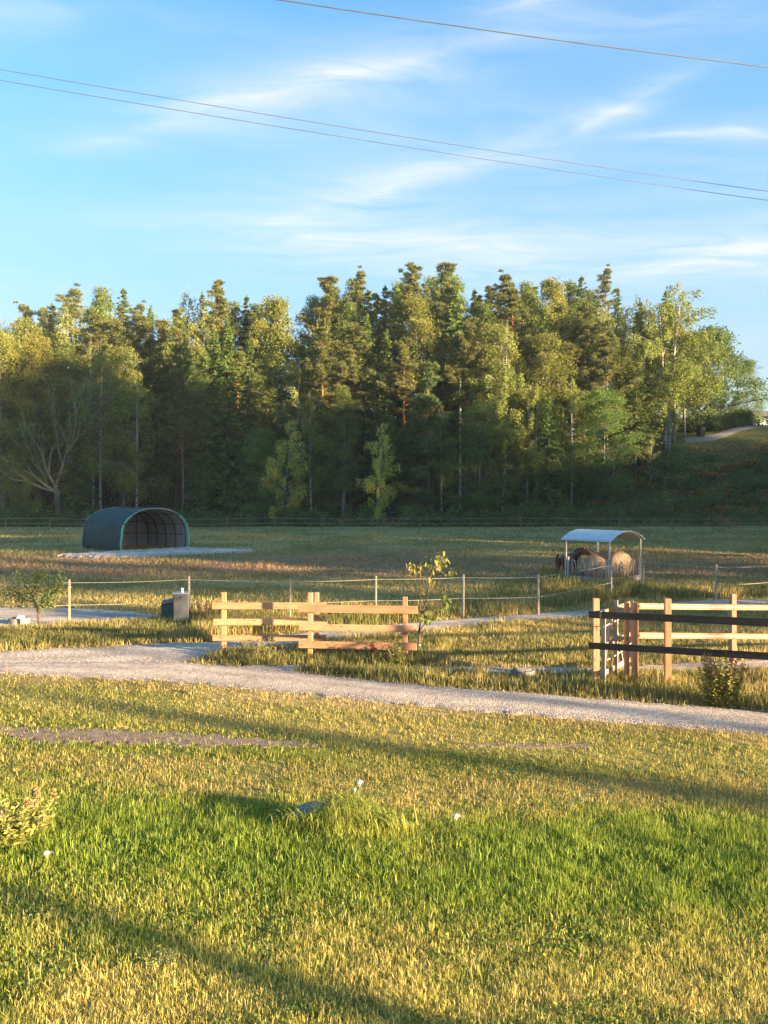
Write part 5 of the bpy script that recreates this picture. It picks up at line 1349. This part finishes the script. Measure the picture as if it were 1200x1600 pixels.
# ------------------------------------------------------------------ young trees, weeds, flowers, the stone
def leaf_mesh(l, w, col, mat='leaf', fold=0.25):
    b = MB(); c = np.array(col)
    V = np.array([(0, 0, 0), (0.3 * l, w / 2, fold * w * 0.5), (0.75 * l, w * 0.38, fold * w * 0.4 - 0.06 * l), (l, 0, -0.14 * l), (0.75 * l, -w * 0.38, fold * w * 0.4 - 0.06 * l), (0.3 * l, -w / 2, fold * w * 0.5), (0.4 * l, 0, 0.02 * l), (0.75 * l, 0, -0.05 * l)])
    b.add(V, [(0, 6, 2, 1), (6, 7, 3, 2), (0, 5, 4, 6), (6, 4, 3, 7)], None, np.repeat(c[None], 8, 0)); return b.mesh('leaf', M[mat])
def sapling():
    base = W(655, 1018); t = thing('sapling', 'staked young tree with yellowing leaves right of the timber panel', 'tree', base)
    P = lambda px, py, dy=0.0: at(px, py, base.y + dy) - base
    tr = MB()
    stem = [P(654, 1022), P(655, 985), P(659, 960), P(664, 945), P(668, 930), P(671, 910), P(675, 892), P(679, 876), P(688, 866)]
    tr.tube(stem, [0.022, 0.021, 0.020, 0.017, 0.014, 0.012, 0.010, 0.008, 0.004], 7)
    tw = [[P(655, 985), P(668, 970, -.05), P(680, 955, -.1), P(690, 940, -.12), P(697, 926, -.1)], [P(672, 905), P(684, 897, .05), P(700, 893, .1), P(707, 895, .1)], [P(677, 884), P(660, 884, -.1), P(645, 880, -.15), P(641, 884, -.16)],
          [P(664, 945), P(660, 935, .1), P(672, 945, .15)], [P(679, 876), P(672, 874, .1), P(668, 880, .12)]]
    for k in tw: tr.tube(k, np.linspace(0.011, 0.003, len(k)), 5)
    tr.obj('trunk', M['twig'], t, True)
    st = MB(); st.tube([P(656, 1022, .08), P(657, 897, .08)], 0.012, 6); st.obj('stake', M['timber_pale'], t, True)
    tg = MB(); tg.tube([P(653, 1009, -0.03), P(657, 1009, -0.03)], 0.03, 8); tg.obj('tie', M['white_plastic'], t, True)
    crown = bpy.data.objects.new('crown', None); COL.objects.link(crown); crown.parent = t
    kinds = [leaf_mesh(0.17, 0.08, c) for c in ((0.36, 0.32, 0.07), (0.24, 0.27, 0.06), (0.42, 0.30, 0.12), (0.16, 0.22, 0.05), (0.44, 0.38, 0.14))]
    spots = [(688, 872, 11, 8, 34), (680, 884, 8, 8, 16), (646, 886, 10, 8, 26), (668, 880, 6, 7, 8), (703, 893, 6, 5, 9), (674, 908, 5, 9, 12), (695, 933, 7, 8, 18), (682, 948, 9, 7, 14), (668, 962, 12, 8, 26), (660, 920, 4, 4, 3)]
    for (px, py, sx, sy, n) in spots:
        for k in range(n):
            warm = px < 660 and py < 900; green = py > 920
            me = kinds[random.choice([2, 2, 4, 0] if warm else ([3, 1, 1, 3] if green else [0, 0, 4, 1]))]
            o = ob('leaf', me, crown); o.location = P(px + random.gauss(0, sx * 0.55), py + random.gauss(0, sy * 0.55), random.gauss(0, 0.12))
            o.rotation_euler = (random.uniform(-0.8, 0.8), random.uniform(0.2, 1.4), random.uniform(0, 6.28)); k_ = random.uniform(0.55, 1.15); o.scale = (k_, k_, k_)
sapling()
def apple_tree():
    base = W(62, 981); t = thing('sapling', 'small forked young fruit tree beside the well ring', 'tree', base)
    P = lambda px, py, dy=0.0: at(px, py, base.y + dy) - base
    tr = MB(); tr.tube([P(62, 985), P(61, 970), P(60, 956)], [0.045, 0.038, 0.036], 8)
    arms = [[P(60, 957), P(54, 940, -.1), P(50, 928, -.2), P(38, 912, -.3), P(32, 895, -.3)], [P(60, 957), P(66, 948, .1), P(74, 932, .2), P(82, 910, .2), P(88, 890, .1)], [P(54, 940), P(40, 938, .3), P(24, 925, .4), P(13, 922, .5)],
            [P(74, 932), P(90, 920, -.2), P(99, 905, -.3)], [P(50, 928), P(60, 905, .2), P(66, 890, .2)], [P(66, 948), P(72, 946, -.3), P(78, 930, -.5)]]
    for k in arms: tr.tube(k, np.linspace(0.028, 0.005, len(k)), 6)
    tr.obj('trunk', M['twig'], t, True)
    cr = MB()
    for k in arms:
        k = np.array([tuple(p) for p in k]); m = 230; u = rng.uniform(0.35, 1, m) * (len(k) - 1)
        C = np.stack([np.interp(u, np.arange(len(k)), k[:, i]) for i in range(3)], -1) + rng.normal(0, 0.11, (m, 3))
        cc = lerp((0.11, 0.15, 0.04), (0.26, 0.26, 0.08), rng.uniform(0, 1, m) ** 2) * rng.uniform(0.7, 1.3, m)[:, None]
        leaves(cr, C, rand_dirs(m) + np.array([0, 0, -0.5]), rng.uniform(0.06, 0.12, m), rng.uniform(0.03, 0.055, m), cc)
    cr.obj('crown', M['leaf'], t)
apple_tree()
def weed_clump(name, label, px, py, hts, nst, spread, cols, head, leaf=0.07, per=42, cat='plant'):
    base = W(px, py); t = thing(name, label, cat, base); stm = MB(); lv = MB(); hd = MB()
    for k in range(nst):
        a = random.uniform(0, 6.28); r = spread * math.sqrt(random.random()); o = Vector((math.cos(a) * r * 0.5, math.sin(a) * r * 0.4, 0)); h = random.uniform(*hts) * (1.1 - 0.35 * r / spread)
        tip = o + Vector((math.cos(a) * r * 0.6, math.sin(a) * r * 0.5, h)); mid_ = o.lerp(tip, 0.5) + Vector((0, 0, 0.04 * h)) - Vector((math.cos(a), math.sin(a), 0)) * r * 0.1
        stm.tube([o - Vector((0, 0, 0.05)), mid_, tip], [0.006, 0.005, 0.0025], 5)
        u = rng.uniform(0.08, 0.97, per); C = np.array([tuple(o)]) * (1 - u)[:, None] + np.array([tuple(tip)]) * u[:, None] + rng.normal(0, 0.015, (per, 3))
        dv = rand_dirs(per); dv[:, 2] = np.abs(dv[:, 2]) * 0.4
        cc = lerp(cols[0], cols[1], np.clip(u + rng.normal(0, 0.25, per), 0, 1)) * rng.uniform(0.7, 1.3, per)[:, None]
        leaves(lv, C, dv, leaf * rng.uniform(0.6, 1.3, per) * (1.2 - 0.6 * u), leaf * 0.36 * (1.2 - 0.5 * u), cc)
        if head and random.random() < head[0]:
            m = 60; C = np.array([tuple(tip)]) + rng.normal(0, 1, (m, 3)) * np.array([0.018, 0.018, 0.07]) * head[2]
            leaves(hd, C, rand_dirs(m) + np.array([0, 0, 0.5]), 0.035, 0.022, jitcol(head[1], m, 0.3))
    x = stm.obj('stems', M['stem'], t); x['kind'] = 'stuff'; x = lv.obj('foliage', M['leaf'], t); x['kind'] = 'stuff'
    if hd.n: x = hd.obj('seed_heads', M['leaf'], t); x['kind'] = 'stuff'
    return t
weed_clump('tall_weed', 'tall yellow green weed clump with reddish seed heads at the black fence', 1127, 1104, (0.55, 1.05), 46, 0.36, ((0.15, 0.17, 0.045), (0.42, 0.38, 0.10)), (0.16, (0.40, 0.20, 0.11), 0.8), 0.095, 80)
weed_clump('tall_weed', 'green weed tuft at the right foot of the nearer timber panel', 615, 1040, (0.3, 0.6), 26, 0.24, ((0.10, 0.13, 0.035), (0.24, 0.22, 0.08)), None, 0.08, 40)
weed_clump('dock_plant', 'rusty brown dock seed stalk in front of the nearer timber panel', 583, 1040, (0.40, 0.52), 4, 0.05, ((0.12, 0.10, 0.04), (0.20, 0.08, 0.04)), (1.0, (0.16, 0.055, 0.035), 1.1), 0.06, 16)
weed_clump('tall_weed', 'leafy weeds under the farther timber panel', 405, 1030, (0.25, 0.5), 44, 0.55, ((0.12, 0.15, 0.045), (0.30, 0.28, 0.10)), (0.2, (0.34, 0.26, 0.14), 0.5), 0.075, 34)
weed_clump('tall_weed', 'brown withered weeds right of the grey cabinet', 318, 973, (0.35, 0.6), 30, 0.45, ((0.16, 0.10, 0.06), (0.26, 0.16, 0.09)), (0.6, (0.24, 0.12, 0.08), 0.8), 0.06, 24)
weed_clump('garden_weed', 'sunlit yellow weeds crowding the left edge of the lawn', 14, 1318, (0.22, 0.52), 64, 0.42, ((0.16, 0.20, 0.045), (0.40, 0.35, 0.10)), (0.12, (0.42, 0.30, 0.16), 0.25), 0.085, 34)
weed_clump('garden_weed', 'low yellow weeds on the dry grass near the left bottom', 60, 1440, (0.05, 0.11), 14, 0.12, ((0.26, 0.26, 0.07), (0.46, 0.42, 0.16)), None, 0.028, 14)
weed_clump('garden_weed', 'pale low weeds in the foreground shadow streak', 245, 1512, (0.05, 0.12), 18, 0.14, ((0.26, 0.26, 0.07), (0.50, 0.45, 0.18)), None, 0.028, 14)

def dry_stalks():
    base = W(-8, 1222); t = thing('dry_plant', 'dry orange brown plant stalks cut by the left edge of the frame', 'plant', base)
    for k in range(9):
        b = MB(); a = random.uniform(0, 6.28); r = random.uniform(0.0, 0.05); o = Vector((math.cos(a) * r, math.sin(a) * r, 0)); h = random.uniform(0.42, 0.54)
        tip = o * 2.4 + Vector((random.uniform(-.01, .03), 0, h)); b.tube([o, o * 1.1 + Vector((0, 0, h * 0.6)), tip], [0.010, 0.009, 0.006], 6); b.obj('stalk', M['dry_stalk'], t, True)
        if k % 2 == 0:
            lm = leaf_mesh(0.10, 0.035, (0.46, 0.22, 0.09)); o2 = ob('leaf', lm, t); o2.location = tip; o2.rotation_euler = (0, -0.6, a)
dry_stalks()
def yarrow(px, py, top, heads, label):
    base = W(px, py); d = base.y; t = thing('yarrow_flower', label, 'flower', base)
    for (hx, hy, r) in heads:
        p = at(hx, hy, d) - base; b = MB(); b.tube([Vector((0, 0, -0.03)), Vector((p.x * 0.3, 0, p.z * 0.5)), p], [0.005, 0.004, 0.003], 5); st = b.obj('stem', M['stem'], t, True)
        f = MB(); n = 60
        for k in range(n):
            a = random.uniform(0, 6.28); rr = r * math.sqrt(random.random()); c = p + Vector((math.cos(a) * rr, math.sin(a) * rr, 0.012 * (1 - (rr / r) ** 2) + random.uniform(-.004, .004)))
            f.lathe([(0.0, 0.004), (0.007, 0.003), (0.008, -0.001), (0.002, -0.006)], 5, tuple(c))
        for k in range(8):
            a = k * 0.785; f.tube([p - Vector((0, 0, 0.05)), p + Vector((math.cos(a) * r * 0.7, math.sin(a) * r * 0.7, -0.004))], 0.0018, 3)
        fl = f.obj('flower_head', M['petal'], t); fl['kind'] = 'stuff'
yarrow(561, 1262, 0, [(562, 1222, 0.034), (554, 1234, 0.018)], 'taller white yarrow flower beside the grey stone')
yarrow(712, 1296, 0, [(713, 1275, 0.030)], 'single white yarrow flower in the lush grass right of centre')
yarrow(74, 1352, 0, [(73, 1333, 0.024)], 'small white flower in the grass at the left')
def lawn_stalks():
    mb = MB(); n = 420; px = rng.uniform(-120, 1320, n); py = rng.uniform(1180, 1680, n); x, d = proj(px, py); L = rng.uniform(0.07, 0.17, n)
    c = lerp((0.42, 0.33, 0.16), (0.30, 0.32, 0.09), rng.uniform(0, 1, n)) * rng.uniform(0.8, 1.3, n)[:, None]
    arcs(mb, np.stack([x, d, G(x, d)], -1), rng.uniform(0, 6.28, n), L, L * rng.uniform(0.05, 0.5, n), rng.uniform(0.003, 0.006, n), c)
    o = mb.obj('grass_stalks', M['grass']); tag(o, 'thin pale seed stalks standing above the lawn', 'grass', kind='stuff')
def stone():
    p = W(490, 1282); p.z += 0.085; t = MB(); n, m = 22, 8
    V = []
    for j in range(m + 1):
        e = j / m * math.pi / 2
        for i in range(n):
            a = 2 * math.pi * i / n; k = 1 + 0.10 * math.sin(2 * a + 1) + 0.05 * math.sin(5 * a); V.append((0.20 * k * math.cos(a) * math.cos(e) ** 0.5, 0.15 * k * math.sin(a) * math.cos(e) ** 0.5, -0.05 + 0.135 * math.sin(e) ** 0.6 + 0.035 * math.cos(a) * math.cos(e) + 0.012 * math.sin(7 * a + 3 * e)))
    t.add(V, [(j * n + i, j * n + (i + 1) % n, (j + 1) * n + (i + 1) % n, (j + 1) * n + i) for j in range(m) for i in range(n)])
    o = t.obj('stone', M['stone'], smooth=True); o.location = p; tag(o, 'flat blue grey stone in the grass tussock on the lawn', 'stone')
stone()
def arcs(mb, base, az, L, reach, w, col, n=6):
    """blades that rise and bend over"""
    k = len(az); u = np.linspace(0, 1, n)
    hor = reach[:, None] * (u[None] ** 1.7); ver = L[:, None] * (np.sin(u[None] * 2.35) * 0.95)
    P = base[:, None, :] + np.stack([np.cos(az)[:, None] * hor, np.sin(az)[:, None] * hor, ver], -1)
    sd_ = np.stack([-np.sin(az), np.cos(az), 0 * az], -1)[:, None, :] * (w[:, None] * (1 - u[None] ** 2.2 * 0.95) / 2)[..., None]
    V = np.stack([P - sd_, P + sd_], 2).reshape(k, n * 2, 3)
    q = np.array([(2 * i, 2 * i + 1, 2 * i + 3, 2 * i + 2) for i in range(n - 1)])
    mb.add(V.reshape(-1, 3), (np.arange(k)[:, None, None] * (2 * n) + q[None]).reshape(-1, 4), None, np.repeat(col, 2 * n, 0))
def tussock():
    mb = MB()
    for (px, py, n, sx, sy, l0, l1) in ((540, 1292, 520, 0.13, 0.08, 0.16, 0.36), (490, 1296, 200, 0.16, 0.05, 0.10, 0.22), (590, 1300, 260, 0.16, 0.08, 0.10, 0.24)):
        s_ = W(px, py); x = rng.normal(s_.x, sx, n); d = rng.normal(s_.y, sy, n)
        L = rng.uniform(l0, l1, n); c = lerp(LUSH * 1.25, (0.42, 0.42, 0.11), rng.uniform(0, 1, n) ** 1.4) * rng.uniform(0.75, 1.35, n)[:, None]
        arcs(mb, np.stack([x, d, G(x, d)], -1), rng.uniform(0, 6.28, n), L, L * rng.uniform(0.3, 1.3, n), rng.uniform(0.008, 0.014, n), c)
    o = mb.obj('grass_tussock', M['grass']); tag(o, 'long arching grass tussock around the grey stone', 'grass', kind='stuff')
tussock()
lawn_stalks()

# ------------------------------------------------------------------ unseen trees added on the right to cast shadows on lawn and field
def shade_trees():
    S = Vector((math.sin(SUN_AZ), math.cos(SUN_AZ), 0)); L = Vector((-S.y, S.x, 0))
    if L.y < 0: L = -L
    for (u, v, key, h, wd, nm, lab) in [
            (9.5, 4.05, 'birch_b', 15, 1.0, 'birch_tree', 'unseen birch added right of the viewer for its trunk shadow'),
            (9, 7.8, 'leaf_a', 1.6, 1.0, 'shade_shrub', 'small unseen shrub added right of the lawn to shade the grass'),
            (15, 9.9, 'spruce_c', 5.0, 1.0, 'shade_spruce', 'unseen young spruce added right of the lawn for its shadow band'),
            (20, 13.5, 'pine_a', 17.5, 1.0, 'pine_tree', 'tall unseen pine added to shade the yard, nearest to the viewer'),
            (21, 20.6, 'pine_c', 15.5, 1.0, 'pine_tree', 'wide crowned unseen pine added right of the road to shade the yard'),
            (20, 22.3, 'pine_b', 20, 1.0, 'pine_tree', 'tall unseen pine added at the wood corner to shade the field'),
            (22, 18.1, 'pine_b', 19, 0.6, 'pine_tree', 'slim unseen pine added between two others to shade the cabinet'),
            (24, 38.5, 'spruce_c', 19, 1.3, 'spruce_tree', 'broad unseen spruce added to shade the tunnel shelter'),
            (25, 42.5, 'spruce_a', 21, 1.3, 'spruce_tree', 'tall unseen spruce added to shade the tunnel shelter')]:
        p = S * u + L * v
        tree(nm, key, (p.x, p.y, gz(p.x, p.y)), h, lab, None, wd, 'tree' if 'shrub' not in nm else 'shrub')
shade_trees()

# ------------------------------------------------------------------ thin scattering volume added over the field to brighten the dark forest
def fill_haze():
    b = MB(); lo = np.array((-440.0, -265.0, -3.0)); hi = np.array((440.0, 920.0, 62.0))
    b.box(tuple(hi - lo), tuple((lo + hi) / 2)); o = b.obj('fill_haze', None); tag(o, kind='stuff')
    m = bpy.data.materials.new('fill_haze'); m.use_nodes = True; n = m.node_tree; n.nodes.clear()
    out = n.nodes.new('ShaderNodeOutputMaterial'); v = n.nodes.new('ShaderNodeVolumePrincipled')
    v.inputs['Color'].default_value = (1.0, 0.97, 0.91, 1); v.inputs['Density'].default_value = 0.0003; v.inputs['Anisotropy'].default_value = 0.0
    n.links.new(v.outputs[0], out.inputs['Volume']); o.data.materials.append(m)
fill_haze()
SC.cycles.volume_bounces = 0
